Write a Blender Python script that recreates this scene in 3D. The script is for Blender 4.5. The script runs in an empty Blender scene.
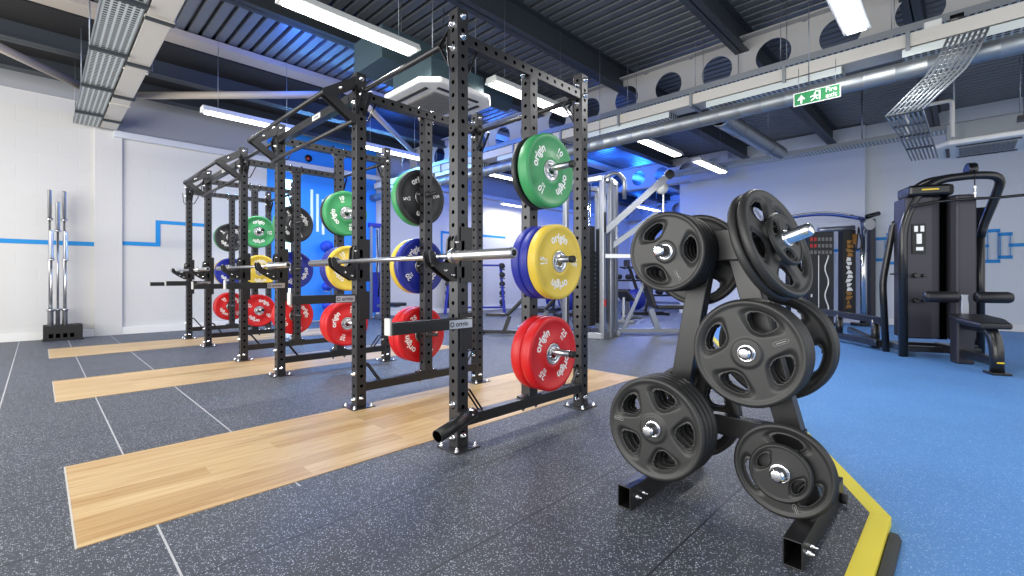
import bpy, bmesh, math, random
from mathutils import Vector, Matrix
random.seed(7)
PI = math.pi
C = bpy.context.scene.collection
D = math.radians

# ------------------------------------------------------------------ materials
def lin(c):
    f = lambda v: v / 12.92 if v <= .04045 else ((v + .055) / 1.055) ** 2.4
    return (f(c[0] / 255), f(c[1] / 255), f(c[2] / 255), 1)

def mat(name, col, rough=.5, metal=0., emit=0., ecol=None, spec=.5, coat=0.):
    m = bpy.data.materials.new(name); m.use_nodes = True
    b = m.node_tree.nodes['Principled BSDF']
    b.inputs['Base Color'].default_value = lin(col)
    b.inputs['Roughness'].default_value = rough
    b.inputs['Metallic'].default_value = metal
    b.inputs['Specular IOR Level'].default_value = spec
    if coat: b.inputs['Coat Weight'].default_value = coat
    if emit:
        b.inputs['Emission Color'].default_value = lin(ecol or col)
        b.inputs['Emission Strength'].default_value = emit
    return m

def nodes(m):
    nt = m.node_tree
    return nt, nt.nodes, nt.links, nt.nodes['Principled BSDF']

def bump_noise(m, scale, strength, dist=.002, colvar=0.):
    nt, N, L, b = nodes(m)
    tc = N.new('ShaderNodeTexCoord'); n = N.new('ShaderNodeTexNoise')
    n.inputs['Scale'].default_value = scale; n.inputs['Detail'].default_value = 4
    L.new(tc.outputs['Object'], n.inputs['Vector'])
    bp = N.new('ShaderNodeBump'); bp.inputs['Strength'].default_value = strength; bp.inputs['Distance'].default_value = dist
    L.new(n.outputs['Fac'], bp.inputs['Height']); L.new(bp.outputs['Normal'], b.inputs['Normal'])
    return m

def ramp(N, stops):
    r = N.new('ShaderNodeValToRGB')
    while len(r.color_ramp.elements) < len(stops): r.color_ramp.elements.new(.5)
    for e, (p, c) in zip(r.color_ramp.elements, stops):
        e.position = p; e.color = c
    return r

M = {}
M['steel'] = bump_noise(mat('textured_dark_grey_powder_coat', (54, 54, 57), .33, .5), 260, .12, .001)
M['black'] = bump_noise(mat('black_powder_coat', (24, 24, 26), .38), 200, .1, .001)
M['blackgloss'] = mat('black_gloss_plastic', (16, 16, 18), .25)
M['hole'] = mat('hole_dark', (3, 3, 3), 1., spec=0.)
M['chrome'] = mat('chrome', (225, 226, 230), .16, 1.)
M['brushed'] = mat('brushed_steel', (196, 197, 200), .3, 1.)
M['silver'] = mat('silver_grey_paint', (150, 154, 162), .3, .8)
M['white'] = mat('white_plastic', (226, 226, 224), .45)
M['letter'] = mat('white_lettering', (240, 240, 238), .45)
M['ink'] = mat('black_ink', (18, 18, 20), .5)
M['rubber'] = bump_noise(mat('black_urethane', (36, 36, 36), .5), 90, .12, .001)
M['rubber_dark'] = mat('black_rubber', (22, 22, 23), .6)
M['badge'] = mat('worn_grey_badge', (120, 120, 118), .5)
M['anthracite'] = mat('anthracite_machine_paint', (54, 53, 61), .38, .35)
M['machineblack'] = mat('machine_black_paint', (30, 30, 32), .3, .2, coat=.3)
M['upholstery'] = bump_noise(mat('black_vinyl', (26, 26, 30), .42), 120, .2, .001)
M['yellowtag'] = mat('yellow_tag', (235, 200, 40), .4)
M['p_green'] = mat('green_bumper_rubber', (58, 146, 90), .42)
M['p_yellow'] = mat('yellow_bumper_rubber', (224, 194, 70), .42)
M['p_red'] = mat('red_bumper_rubber', (204, 20, 26), .42)
M['p_blue'] = mat('blue_bumper_rubber', (28, 42, 150), .42)
M['p_black'] = mat('black_bumper_rubber', (38, 39, 41), .45)
M['lamp'] = mat('lamp_diffuser', (255, 255, 255), .5, 0, 9., (255, 252, 244))
M['lampbody'] = mat('lamp_housing', (214, 216, 214), .5)
M['led'] = mat('blue_white_led', (160, 215, 255), .5, 0, 4.0, (150, 205, 255))
M['bluecloth'] = mat('blue_ball_rubber', (20, 60, 190), .5)
M['stripe'] = mat('blue_wall_paint', (18, 138, 208), .6)
M['signgreen'] = mat('sign_green', (14, 112, 62), .4)
M['galv'] = mat('galvanised_steel', (140, 146, 152), .46, .8)
M['trunk'] = mat('pale_trunking', (200, 196, 188), .5)
M['beige'] = mat('beige_painted_steel', (178, 168, 156), .55)
M['darkbeam'] = mat('dark_painted_steel', (50, 56, 62), .55)
M['soffit'] = mat('dark_soffit', (30, 30, 31), .8)
M['upperwall'] = mat('grey_upper_wall', (160, 162, 166), .8)
M['teal'] = mat('teal_grey_duct_wrap', (56, 76, 84), .6)
M['screen'] = mat('dark_placard', (28, 30, 36), .35)
M['tagred'] = mat('red_print', (196, 50, 48), .5)
M['bronze'] = mat('gold_reflection_patches', (150, 110, 60), .35, .7)
M['stop'] = mat('pale_grey_stop', (182, 182, 180), .5)
M['bluemetal'] = mat('blue_chrome', (110, 130, 200), .2, .9)
M['palebeam'] = mat('pale_grey_beam_paint', (172, 171, 170), .55)
M['azure'] = mat('azure_feature_wall', (50, 140, 232), .5)  # one even azure colour for the whole feature wall panel
M['rampgrey'] = mat('dark_ramp_edge', (44, 48, 52), .6)
M['yellow'] = bump_noise(mat('yellow_edge_tile', (222, 206, 60), .6), 160, .25, .002)
M['deck'] = mat('galvanised_roof_deck', (112, 117, 122), .42, .5)
bump_noise(M['deck'], 30, .25, .004)
bump_noise(M['galv'], 120, .1, .001)

def rubber_floor(name, base, fleck, dens, rough, fs=260, seams=False):
    m = mat(name, base, rough)
    nt, N, L, b = nodes(m)
    g = N.new('ShaderNodeNewGeometry')
    v = N.new('ShaderNodeTexNoise'); v.inputs['Scale'].default_value = 260; v.inputs['Detail'].default_value = 2
    L.new(g.outputs['Position'], v.inputs['Vector'])
    vo = N.new('ShaderNodeTexVoronoi'); vo.inputs['Scale'].default_value = fs
    L.new(g.outputs['Position'], vo.inputs['Vector'])
    sc_ = N.new('ShaderNodeSeparateColor'); L.new(vo.outputs['Color'], sc_.inputs[0])
    pick = N.new('ShaderNodeMath'); pick.operation = 'GREATER_THAN'; pick.inputs[1].default_value = dens; L.new(sc_.outputs[0], pick.inputs[0])
    near = N.new('ShaderNodeMapRange'); near.inputs[1].default_value = .5; near.inputs[2].default_value = .3; L.new(vo.outputs['Distance'], near.inputs[0])
    mu = N.new('ShaderNodeMath'); mu.operation = 'MULTIPLY'; L.new(pick.outputs[0], mu.inputs[0]); L.new(near.outputs[0], mu.inputs[1])
    r = N.new('ShaderNodeMath'); r.operation = 'MULTIPLY'; L.new(mu.outputs[0], r.inputs[0]); L.new(sc_.outputs[1], r.inputs[1])
    n2 = N.new('ShaderNodeTexNoise'); n2.inputs['Scale'].default_value = 1.1; n2.inputs['Detail'].default_value = 5
    L.new(g.outputs['Position'], n2.inputs['Vector'])
    mx0 = N.new('ShaderNodeMix'); mx0.data_type = 'RGBA'
    c = lin(base)
    mx0.inputs[6].default_value = tuple(x * .82 for x in c[:3]) + (1,); mx0.inputs[7].default_value = tuple(min(1, x * 1.2) for x in c[:3]) + (1,)
    L.new(n2.outputs['Fac'], mx0.inputs[0])
    mx = N.new('ShaderNodeMix'); mx.data_type = 'RGBA'
    L.new(r.outputs[0], mx.inputs[0]); L.new(mx0.outputs[2], mx.inputs[6]); mx.inputs[7].default_value = lin(fleck)
    out = mx.outputs[2]
    if seams:
        sp = N.new('ShaderNodeSeparateXYZ'); L.new(g.outputs['Position'], sp.inputs[0])
        def seam(axis, off, per, w):
            a = N.new('ShaderNodeMath'); a.operation = 'ADD'; a.inputs[1].default_value = off + 100 * per
            L.new(sp.outputs[axis], a.inputs[0])
            p = N.new('ShaderNodeMath'); p.operation = 'PINGPONG'; p.inputs[1].default_value = per / 2
            L.new(a.outputs[0], p.inputs[0])
            q = N.new('ShaderNodeMath'); q.operation = 'LESS_THAN'; q.inputs[1].default_value = w
            L.new(p.outputs[0], q.inputs[0]); return q.outputs[0]
        sx = seam(0, .19, .5, .0035); sy = seam(1, -.2, .5, .004)
        # the seams running away to the left are filled pale here and there
        n3 = N.new('ShaderNodeTexNoise'); n3.inputs['Scale'].default_value = .75
        L.new(g.outputs['Position'], n3.inputs['Vector'])
        r3 = ramp(N, [(.5, lin((190, 190, 192))), (.56, lin((66, 70, 78)))])
        mr = N.new('ShaderNodeMapRange'); mr.inputs[1].default_value = -1; mr.inputs[2].default_value = 3
        lt = N.new('ShaderNodeMath'); lt.operation = 'LESS_THAN'; lt.inputs[1].default_value = 2.1; L.new(sp.outputs[1], lt.inputs[0])
        ma = N.new('ShaderNodeMath'); ma.operation = 'MULTIPLY_ADD'; ma.inputs[1].default_value = .55; L.new(lt.outputs[0], ma.inputs[0]); L.new(sp.outputs[0], ma.inputs[2])
        L.new(ma.outputs[0], mr.inputs[0]); L.new(mr.outputs[0], r3.inputs['Fac'])
        m1 = N.new('ShaderNodeMix'); m1.data_type = 'RGBA'
        L.new(sy, m1.inputs[0]); L.new(out, m1.inputs[6]); m1.inputs[7].default_value = lin((46, 48, 55))
        m2 = N.new('ShaderNodeMix'); m2.data_type = 'RGBA'
        L.new(sx, m2.inputs[0]); L.new(m1.outputs[2], m2.inputs[6]); L.new(r3.outputs['Color'], m2.inputs[7])
        out = m2.outputs[2]
    L.new(out, b.inputs['Base Color'])
    bp = N.new('ShaderNodeBump'); bp.inputs['Strength'].default_value = .4; bp.inputs['Distance'].default_value = .003
    L.new(v.outputs['Fac'], bp.inputs['Height']); L.new(bp.outputs['Normal'], b.inputs['Normal'])
    return m
M['floor'] = rubber_floor('grey_flecked_rubber_tiles', (66, 70, 79), (222, 228, 240), .6, .5, 200, True)
M['bluefloor'] = rubber_floor('blue_flecked_rubber', (84, 138, 198), (176, 204, 236), .7, .6, 190)

def block_wall(name, col, scale, rough=.6, bumpd=.004, rot=(PI / 2, 0, 0)):
    m = mat(name, col, rough)
    nt, N, L, b = nodes(m)
    g = N.new('ShaderNodeNewGeometry'); mp = N.new('ShaderNodeMapping'); mp.inputs['Rotation'].default_value = rot
    L.new(g.outputs['Position'], mp.inputs['Vector'])
    br = N.new('ShaderNodeTexBrick'); br.inputs['Scale'].default_value = scale
    br.inputs['Mortar Size'].default_value = .012; br.inputs['Mortar Smooth'].default_value = .6
    br.inputs['Brick Width'].default_value = .44; br.inputs['Row Height'].default_value = .215
    br.inputs['Color1'].default_value = (1, 1, 1, 1); br.inputs['Color2'].default_value = (1, 1, 1, 1); br.inputs['Mortar'].default_value = (0, 0, 0, 1)
    L.new(mp.outputs['Vector'], br.inputs['Vector'])
    bp = N.new('ShaderNodeBump'); bp.inputs['Strength'].default_value = .22; bp.inputs['Distance'].default_value = bumpd
    L.new(br.outputs['Color'], bp.inputs['Height']); L.new(bp.outputs['Normal'], b.inputs['Normal'])
    return m
M['wall_l'] = block_wall('white_painted_blockwork', (208, 207, 205), 1.)
M['wall_r'] = block_wall('white_painted_blockwork_side', (208, 213, 218), 1., rot=(PI / 2, PI / 2, 0))
M['wallplain'] = mat('pale_plaster', (208, 212, 218), .7)

def wood():
    m = mat('oak_plank_platform', (205, 160, 105), .42, coat=.0)
    nt, N, L, b = nodes(m)
    g = N.new('ShaderNodeNewGeometry')
    br = N.new('ShaderNodeTexBrick'); br.inputs['Scale'].default_value = 1.
    br.inputs['Brick Width'].default_value = .9; br.inputs['Row Height'].default_value = .115
    br.inputs['Mortar Size'].default_value = .0009; br.offset = .37
    br.inputs['Color1'].default_value = (0, 0, 0, 1); br.inputs['Color2'].default_value = (1, 1, 1, 1); br.inputs['Mortar'].default_value = (.3, .3, .3, 1)
    L.new(g.outputs['Position'], br.inputs['Vector'])
    mp = N.new('ShaderNodeMapping'); mp.inputs['Scale'].default_value = (1.4, 26, 1)
    L.new(g.outputs['Position'], mp.inputs['Vector'])
    ad = N.new('ShaderNodeVectorMath'); ad.operation = 'ADD'
    L.new(mp.outputs['Vector'], ad.inputs[0])
    sc = N.new('ShaderNodeVectorMath'); sc.operation = 'SCALE'; sc.inputs['Scale'].default_value = 17
    L.new(br.outputs['Color'], sc.inputs[0]); L.new(sc.outputs[0], ad.inputs[1])
    n = N.new('ShaderNodeTexNoise'); n.inputs['Scale'].default_value = 2.2; n.inputs['Detail'].default_value = 7; n.inputs['Distortion'].default_value = .8
    L.new(ad.outputs[0], n.inputs['Vector'])
    r = ramp(N, [(.28, lin((190, 150, 98))), (.45, lin((206, 176, 130))), (.7, lin((220, 194, 150)))])
    L.new(n.outputs['Fac'], r.inputs['Fac'])
    r2 = ramp(N, [(0, lin((222, 204, 176))), (.5, lin((246, 240, 228))), (1, lin((255, 252, 244)))])
    L.new(br.outputs['Color'], r2.inputs['Fac'])
    mx = N.new('ShaderNodeMix'); mx.data_type = 'RGBA'; mx.blend_type = 'MULTIPLY'; mx.inputs[0].default_value = .8
    L.new(r.outputs['Color'], mx.inputs[6]); L.new(r2.outputs['Color'], mx.inputs[7])
    L.new(mx.outputs[2], b.inputs['Base Color'])
    return m
M['wood'] = wood()

def mesh_tray():
    m = mat('perforated_cable_basket', (200, 208, 208), .45, .3)
    nt, N, L, b = nodes(m)
    tc = N.new('ShaderNodeTexCoord'); sp = N.new('ShaderNodeSeparateXYZ'); L.new(tc.outputs['Object'], sp.inputs[0])
    def w(axis, per, wd):
        p = N.new('ShaderNodeMath'); p.operation = 'PINGPONG'; p.inputs[1].default_value = per / 2
        L.new(sp.outputs[axis], p.inputs[0])
        q = N.new('ShaderNodeMath'); q.operation = 'LESS_THAN'; q.inputs[1].default_value = wd
        L.new(p.outputs[0], q.inputs[0]); return q.outputs[0]
    a = N.new('ShaderNodeMath'); a.operation = 'MULTIPLY'
    L.new(w(0, .05, .016), a.inputs[0]); L.new(w(1, .05, .016), a.inputs[1])
    mx = N.new('ShaderNodeMix'); mx.data_type = 'RGBA'
    L.new(a.outputs[0], mx.inputs[0]); mx.inputs[6].default_value = lin((200, 208, 208)); mx.inputs[7].default_value = lin((40, 44, 46))
    L.new(mx.outputs[2], b.inputs['Base Color'])
    return m
M['perf'] = mesh_tray()

# ------------------------------------------------------------------ mesh builder
class MB:
    def __init__(s): s.bm = bmesh.new(); s.mats = []
    def mi(s, m):
        if m not in s.mats: s.mats.append(m)
        return s.mats.index(m)
    def box(s, c, d, m='steel', R=None):
        """box by centre and size, optional 3x3/4x4 rotation about its centre"""
        i = s.mi(m); R = R.to_3x3() if R is not None else Matrix.Identity(3)
        vs = []
        for x in (-.5, .5):
            for y in (-.5, .5):
                for z in (-.5, .5):
                    vs.append(s.bm.verts.new(Vector(c) + R @ Vector((x * d[0], y * d[1], z * d[2]))))
        for q in ((0, 1, 3, 2), (4, 6, 7, 5), (0, 4, 5, 1), (2, 3, 7, 6), (0, 2, 6, 4), (1, 5, 7, 3)):
            f = s.bm.faces.new([vs[k] for k in q]); f.material_index = i
        return s
    def beam(s, p0, p1, w, h, m='steel', up=(0, 0, 1)):
        """rectangular bar between two points"""
        p0, p1 = Vector(p0), Vector(p1); z = (p1 - p0); L = z.length; z.normalize()
        u = Vector(up)
        if abs(z.dot(u)) > .99: u = Vector((1, 0, 0))
        x = z.cross(u).normalized(); y = x.cross(z).normalized()
        R = Matrix((x, y, z)).transposed()
        return s.box((p0 + p1) / 2, (w, h, L), m, R)
    def ring(s, c, x, y, r, n, ry=None):
        ry = ry or r
        return [s.bm.verts.new(c + x * (r * math.cos(2 * PI * k / n)) + y * (ry * math.sin(2 * PI * k / n))) for k in range(n)]
    def bridge(s, a, b, i, smooth=True):
        n = len(a)
        for k in range(n):
            f = s.bm.faces.new((a[k], a[(k + 1) % n], b[(k + 1) % n], b[k])); f.material_index = i; f.smooth = smooth
    def cap(s, a, i, flip=False):
        f = s.bm.faces.new(a[::-1] if flip else a); f.material_index = i; return f
    def lathe(s, c, axis, prof, m, n=32, smooth=True):
        """prof: list of (distance along axis, radius)"""
        i = s.mi(m); c = Vector(c); z = Vector(axis).normalized()
        u = Vector((0, 0, 1)) if abs(z.z) < .9 else Vector((1, 0, 0))
        x = u.cross(z).normalized(); y = z.cross(x).normalized()
        prev = None
        for (d, r) in prof:
            if r < 1e-6: cur = [s.bm.verts.new(c + z * d)]
            else: cur = s.ring(c + z * d, x, y, r, n)
            if prev is not None:
                if len(cur) == 1 and len(prev) > 1:
                    for k in range(n):
                        f = s.bm.faces.new((prev[k], prev[(k + 1) % n], cur[0])); f.material_index = i; f.smooth = smooth
                elif len(prev) == 1 and len(cur) > 1:
                    for k in range(n):
                        f = s.bm.faces.new((prev[0], cur[(k + 1) % n], cur[k])); f.material_index = i; f.smooth = smooth
                elif len(cur) > 1: s.bridge(prev, cur, i, smooth)
            prev = cur
        return s
    def cyl(s, p0, p1, r, m='steel', n=16, r2=None):
        p0, p1 = Vector(p0), Vector(p1); L = (p1 - p0).length; r2 = r if r2 is None else r2
        i = s.mi(m); z = (p1 - p0).normalized()
        u = Vector((0, 0, 1)) if abs(z.z) < .9 else Vector((1, 0, 0))
        x = u.cross(z).normalized(); y = z.cross(x).normalized()
        a = s.ring(p0, x, y, r, n); b = s.ring(p1, x, y, r2, n)
        s.bridge(a, b, i); s.cap(a, i, True); s.cap(b, i)
        return s
    def tube(s, pts, r, m='steel', n=12, ry=None, up=None):
        """swept tube along a polyline (parallel transport)"""
        i = s.mi(m); P = [Vector(p) for p in pts]; prev = None; x = None
        for k, p in enumerate(P):
            t = (P[min(k + 1, len(P) - 1)] - P[max(k - 1, 0)]).normalized()
            if x is None:
                u = Vector(up) if up else (Vector((0, 0, 1)) if abs(t.z) < .9 else Vector((1, 0, 0)))
                x = u.cross(t).normalized()
            else: x = (x - t * x.dot(t)).normalized()
            y = t.cross(x).normalized()
            cur = s.ring(p, x, y, r, n, ry)
            if prev: s.bridge(prev, cur, i)
            else: s.cap(cur, i, True)
            prev = cur
        s.cap(prev, i)
        return s
    def prism(s, poly, ext, m='steel'):
        """polygon (list of 3D points) extruded by vector ext"""
        i = s.mi(m); e = Vector(ext)
        a = [s.bm.verts.new(Vector(p)) for p in poly]; b = [s.bm.verts.new(Vector(p) + e) for p in poly]
        s.cap(a, i, True); s.cap(b, i)
        for k in range(len(a)):
            f = s.bm.faces.new((a[k], a[(k + 1) % len(a)], b[(k + 1) % len(a)], b[k])); f.material_index = i
        return s
    def disc(s, c, nrm, r, m, n=8):
        i = s.mi(m); z = Vector(nrm).normalized()
        u = Vector((0, 0, 1)) if abs(z.z) < .9 else Vector((1, 0, 0))
        x = u.cross(z).normalized(); y = z.cross(x).normalized()
        s.cap(s.ring(Vector(c), x, y, r, n), i); return s
    def build(s, name, parent=None, bevel=0., loc=None, M4=None):
        bmesh.ops.recalc_face_normals(s.bm, faces=s.bm.faces)
        me = bpy.data.meshes.new(name)
        if M4 is not None: s.bm.transform(M4)
        s.bm.to_mesh(me); s.bm.free()
        for k in s.mats: me.materials.append(M[k])
        o = bpy.data.objects.new(name, me); C.objects.link(o)
        if parent: o.parent = parent
        if loc: o.location = loc
        if bevel:
            b = o.modifiers.new('bevel', 'BEVEL'); b.width = bevel; b.segments = 2; b.limit_method = 'ANGLE'; b.angle_limit = D(40)
        return o

def arc(c, x, y, r, a0, a1, n=8):
    c, x, y = Vector(c), Vector(x), Vector(y)
    return [c + x * (r * math.cos(a0 + (a1 - a0) * k / n)) + y * (r * math.sin(a0 + (a1 - a0) * k / n)) for k in range(n + 1)]

def round_path(pts, r, n=5):
    """polyline with filleted corners"""
    P = [Vector(p) for p in pts]; out = [P[0]]
    for k in range(1, len(P) - 1):
        a, b, c = P[k - 1], P[k], P[k + 1]
        d = min(r, (a - b).length * .49, (c - b).length * .49)
        p, q = b + (a - b).normalized() * d, b + (c - b).normalized() * d
        for j in range(n + 1):
            t = j / n; out.append((1 - t) ** 2 * p + 2 * t * (1 - t) * b + t * t * q)
    out.append(P[-1]); return out

def tag(o, label, cat, group=None, kind=None):
    o['label'] = label; o['category'] = cat
    if group: o['group'] = group
    if kind: o['kind'] = kind
    return o
def thing(name, label, cat, loc=(0, 0, 0), rot=(0, 0, 0), group=None):
    o = bpy.data.objects.new(name, None); C.objects.link(o); o.empty_display_size = .1
    o.location = loc; o.rotation_euler = rot
    return tag(o, label, cat, group)
def struct(o): o['kind'] = 'structure'; return o
def dup(root, loc, rot, label, group=None):
    r = root.copy(); C.objects.link(r); r.location = loc; r.rotation_euler = rot
    r['label'] = label
    if group: r['group'] = group
    for ch in list(root.children):
        c = ch.copy(); C.objects.link(c); c.parent = r
        for g in list(ch.children):
            d = g.copy(); C.objects.link(d); d.parent = c
    return r

# text as mesh geometry in the XY plane, centred
_tc = {}
def text_geo(txt, size, bold=.02):
    key = (txt, size, bold)
    if key in _tc: return _tc[key]
    cu = bpy.data.curves.new('lettering', 'FONT'); cu.body = txt; cu.size = size; cu.offset = bold * size
    cu.align_x = 'CENTER'; cu.align_y = 'CENTER'; cu.resolution_u = 3; cu.extrude = 0
    o = bpy.data.objects.new('lettering', cu); C.objects.link(o)
    dg = bpy.context.evaluated_depsgraph_get(); me = bpy.data.meshes.new_from_object(o.evaluated_get(dg))
    g = ([tuple(v.co) for v in me.vertices], [tuple(p.vertices) for p in me.polygons])
    bpy.data.objects.remove(o); bpy.data.curves.remove(cu); bpy.data.meshes.remove(me)
    _tc[key] = g; return g
def add_text(mb, txt, size, fn, m='letter', bold=.02):
    """fn maps flat (x,y) to a 3D point"""
    vs, fs = text_geo(txt, size, bold); i = mb.mi(m)
    V = [mb.bm.verts.new(fn(v[0], v[1])) for v in vs]
    for f in fs:
        try: q = mb.bm.faces.new([V[k] for k in f]); q.material_index = i
        except ValueError: pass

# ------------------------------------------------------------------ camera
cam = bpy.data.cameras.new('camera'); co = bpy.data.objects.new('camera', cam); C.objects.link(co)
co.location = (0, 0, .92); co.rotation_euler = (PI / 2, 0, D(44.33 - 90))
cam.sensor_width = 36; cam.lens = 463 / 1024 * 36; cam.shift_y = -10 / 1024; cam.clip_end = 100
cam.clip_start = .05
bpy.context.scene.camera = co

# ------------------------------------------------------------------ the room
DECK = 4.08; WY = 9.85; WX = 12.0
c27, s27 = math.cos(D(27)), math.sin(D(27))
ex = WX; ey = .2 + (ex - 2.29) * s27 / c27
# raised grey tile floor, outlined by the yellow kerb
f = MB(); f.prism([(-3.5, .26, -.03), (2.27, .26, -.03), (WX + 5, .26 + (WX + 5 - 2.27) * s27 / c27, -.03), (WX + 5, WY + .1, -.03), (-3.5, WY + .1, -.03)], (0, 0, .03), 'floor')
struct(f.build('floor'))
f = MB(); f.box((7, 3, -.045), (24, 16, .03), 'bluefloor'); struct(f.build('floor_blue'))
# yellow kerb: along X then turning 27 degrees
def off(t, d):  # point on slanted line, offset d to the room side
    return (2.29 + t * c27 - d * s27, .2 + t * s27 + d * c27)
f = MB()
p0, p1 = off(0, 0), off(10.9, 0); q1 = off(10.9, .065)
f.prism([(-3.5, .2, -.03), (2.29, .2, -.03), (2.275, .265, -.03), (-3.5, .265, -.03)], (0, 0, .0315), 'yellow')
f.prism([(2.29, .2, -.03), (*p1, -.03), (*q1, -.03), (2.275, .265, -.03)], (0, 0, .0315), 'yellow')
struct(f.build('trim_1', bevel=.001))
f = MB()
f.prism([(-3.5, .16, -.03), (2.16, .16, -.03), (2.20, .172, -.03), (2.20, .198, -.03), (-3.5, .198, -.03)], (0, 0, .014), 'rampgrey')
struct(f.build('trim_2', bevel=.004))

# walls
w = MB(); w.box((6.8, WY + .15, 2.0), (20.6, .3, 4.3), 'wall_l'); wl = struct(w.build('wall_left'))
w = MB()
w.box((-1.4, WY - .005, 3.92), (4.0, .05, .5), 'upperwall'); w.box((8.8, WY - .005, 3.71), (16.2, .05, .86), 'upperwall')
struct(w.build('wall_left_upper'))
w = MB(); w.box((.79, WY - .0, 1.64), (.34, .08, 3.29), 'wall_l'); w.box((8.8, WY - .06, 3.24), (15.9, .1, .1), 'wallplain')
struct(w.build('trim_3', bevel=.004))
w = MB(); w.box((WX + .15, 1.1, 2.0), (.3, 8.3, 4.3), 'wall_r'); w.box((WX - .1, 3.4, 2.0), (.22, 3.9, 4.1), 'wall_r')
struct(w.build('wall_right'))
w = MB(); w.box((17.15, 6.0, 2.0), (.3, 9, 4.3), 'wallplain'); struct(w.build('wall_far'))
w = MB(); w.box((3.6, WY - .02, .06), (14, .03, .12), 'white'); struct(w.build('baseboard_left', bevel=.003))
w = MB(); w.box((WX - .015, -.7, .04), (.03, 4.4, .12), 'white'); w.box((WX - .225, 3.4, .04), (.03, 3.9, .12), 'white'); struct(w.build('baseboard_right', bevel=.003))
# azure feature wall panel
w = MB(); w.box((4.33, WY - .02, 1.95), (2.35, .04, 3.86), 'azure'); struct(w.build('wall_panel'))
# painted stripes and barbell emblem
def stripe(mb, pts, wd, m='stripe'):
    for a, b in zip(pts[:-1], pts[1:]): mb.beam(a, b, wd, .006 + (.003 if abs(a[2] - b[2]) > .01 else 0), m, up=(0, 1, 0) if abs(a[1] - b[1]) < 1e-6 else (1, 0, 0))
w = MB(); y = WY - .004
stripe(w, [(-3, y, 1.455), (.62, y, 1.455)], .065)
stripe(w, [(.96, y, 1.49), (1.43, y, 1.49)], .065); stripe(w, [(1.43, y, 1.46), (1.43, y, 1.90)], .065); stripe(w, [(1.40, y, 1.875), (2.1, y, 1.875)], .06)
stripe(w, [(7.43, y, .9), (7.43, y, 2.16)], .06); stripe(w, [(7.4, y, 2.13), (9.8, y, 2.13)], .06); stripe(w, [(10.6, y, 2.13), (13.5, y, 2.13)], .06)
struct(w.build('trim_4'))
w = MB(); x = WX - .004
stripe(w, [(x - .21, 3.9, 1.5), (x - .21, 1.46, 1.5)], .06); stripe(w, [(x, 1.46, 1.5), (x, 1.30, 1.5)], .06); stripe(w, [(x, .95, 1.5), (x, -.32, 1.5)], .05); stripe(w, [(x, -.56, 1.5), (x, -2.9, 1.5)], .06)
def frame_rect(mb, x, ya, yb, z0, z1, t):
    stripe(mb, [(x, ya, z0), (x, ya, z1)], t); stripe(mb, [(x, yb, z0), (x, yb, z1)], t)
    stripe(mb, [(x, ya + t / 2, z0), (x, yb - t / 2, z0)], t); stripe(mb, [(x, ya + t / 2, z1), (x, yb - t / 2, z1)], t)
frame_rect(w, x, 1.30, 1.15, 1.29, 1.72, .06); frame_rect(w, x, 1.10, .96, 1.22, 1.80, .06)
frame_rect(w, x, -.30, -.43, 1.22, 1.77, .06); frame_rect(w, x, -.46, -.58, 1.29, 1.70, .06)
struct(w.build('trim_5'))

# ceiling deck: ribbed sheet running along Y
d = MB(); i = d.mi('deck'); pitch = .15; xs = []
x = -3.3
while x < 17.4:
    xs += [(x, DECK), (x + .095, DECK), (x + .11, DECK + .06), (x + .135, DECK + .06)]; x += pitch
A = [d.bm.verts.new((a, -3.2, b)) for a, b in xs]; B = [d.bm.verts.new((a, WY + .2, b)) for a, b in xs]
for k in range(len(xs) - 1):
    fc = d.bm.faces.new((A[k], A[k + 1], B[k + 1], B[k])); fc.material_index = i
d.box((7.1, 3.3, DECK + .12), (20.9, 13.4, .06), 'soffit')
struct(d.build('ceiling'))
d = MB(); d.box((4.5, 8.62, 3.99), (15.6, 2.4, .03), 'soffit'); struct(d.build('ceiling_soffit'))

def ibeam(mb, p0, p1, h, w, m, t=.015):
    """I section between two points at the same height; p = centre of bottom flange"""
    p0, p1 = Vector(p0), Vector(p1); u = Vector((0, 0, 1))
    mb.beam(p0 + u * t / 2, p1 + u * t / 2, w, t, m); mb.beam(p0 + u * (h - t / 2), p1 + u * (h - t / 2), w, t, m)
    mb.beam(p0 + u * h / 2, p1 + u * h / 2, .012, h, m)
for k, (yy, m, ww) in enumerate([(-1.2, 'darkbeam', .16), (.4, 'darkbeam', .16), (2.0, 'darkbeam', .16), (3.7, 'darkbeam', .16), (5.34, 'darkbeam', .16), (8.1, 'darkbeam', .18), (9.2, 'darkbeam', .18)]):
    b = MB(); ibeam(b, (-3.2, yy, 3.75), (17, yy, 3.75), .33, ww, m)
    struct(b.build('ceiling_beam'))

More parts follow.
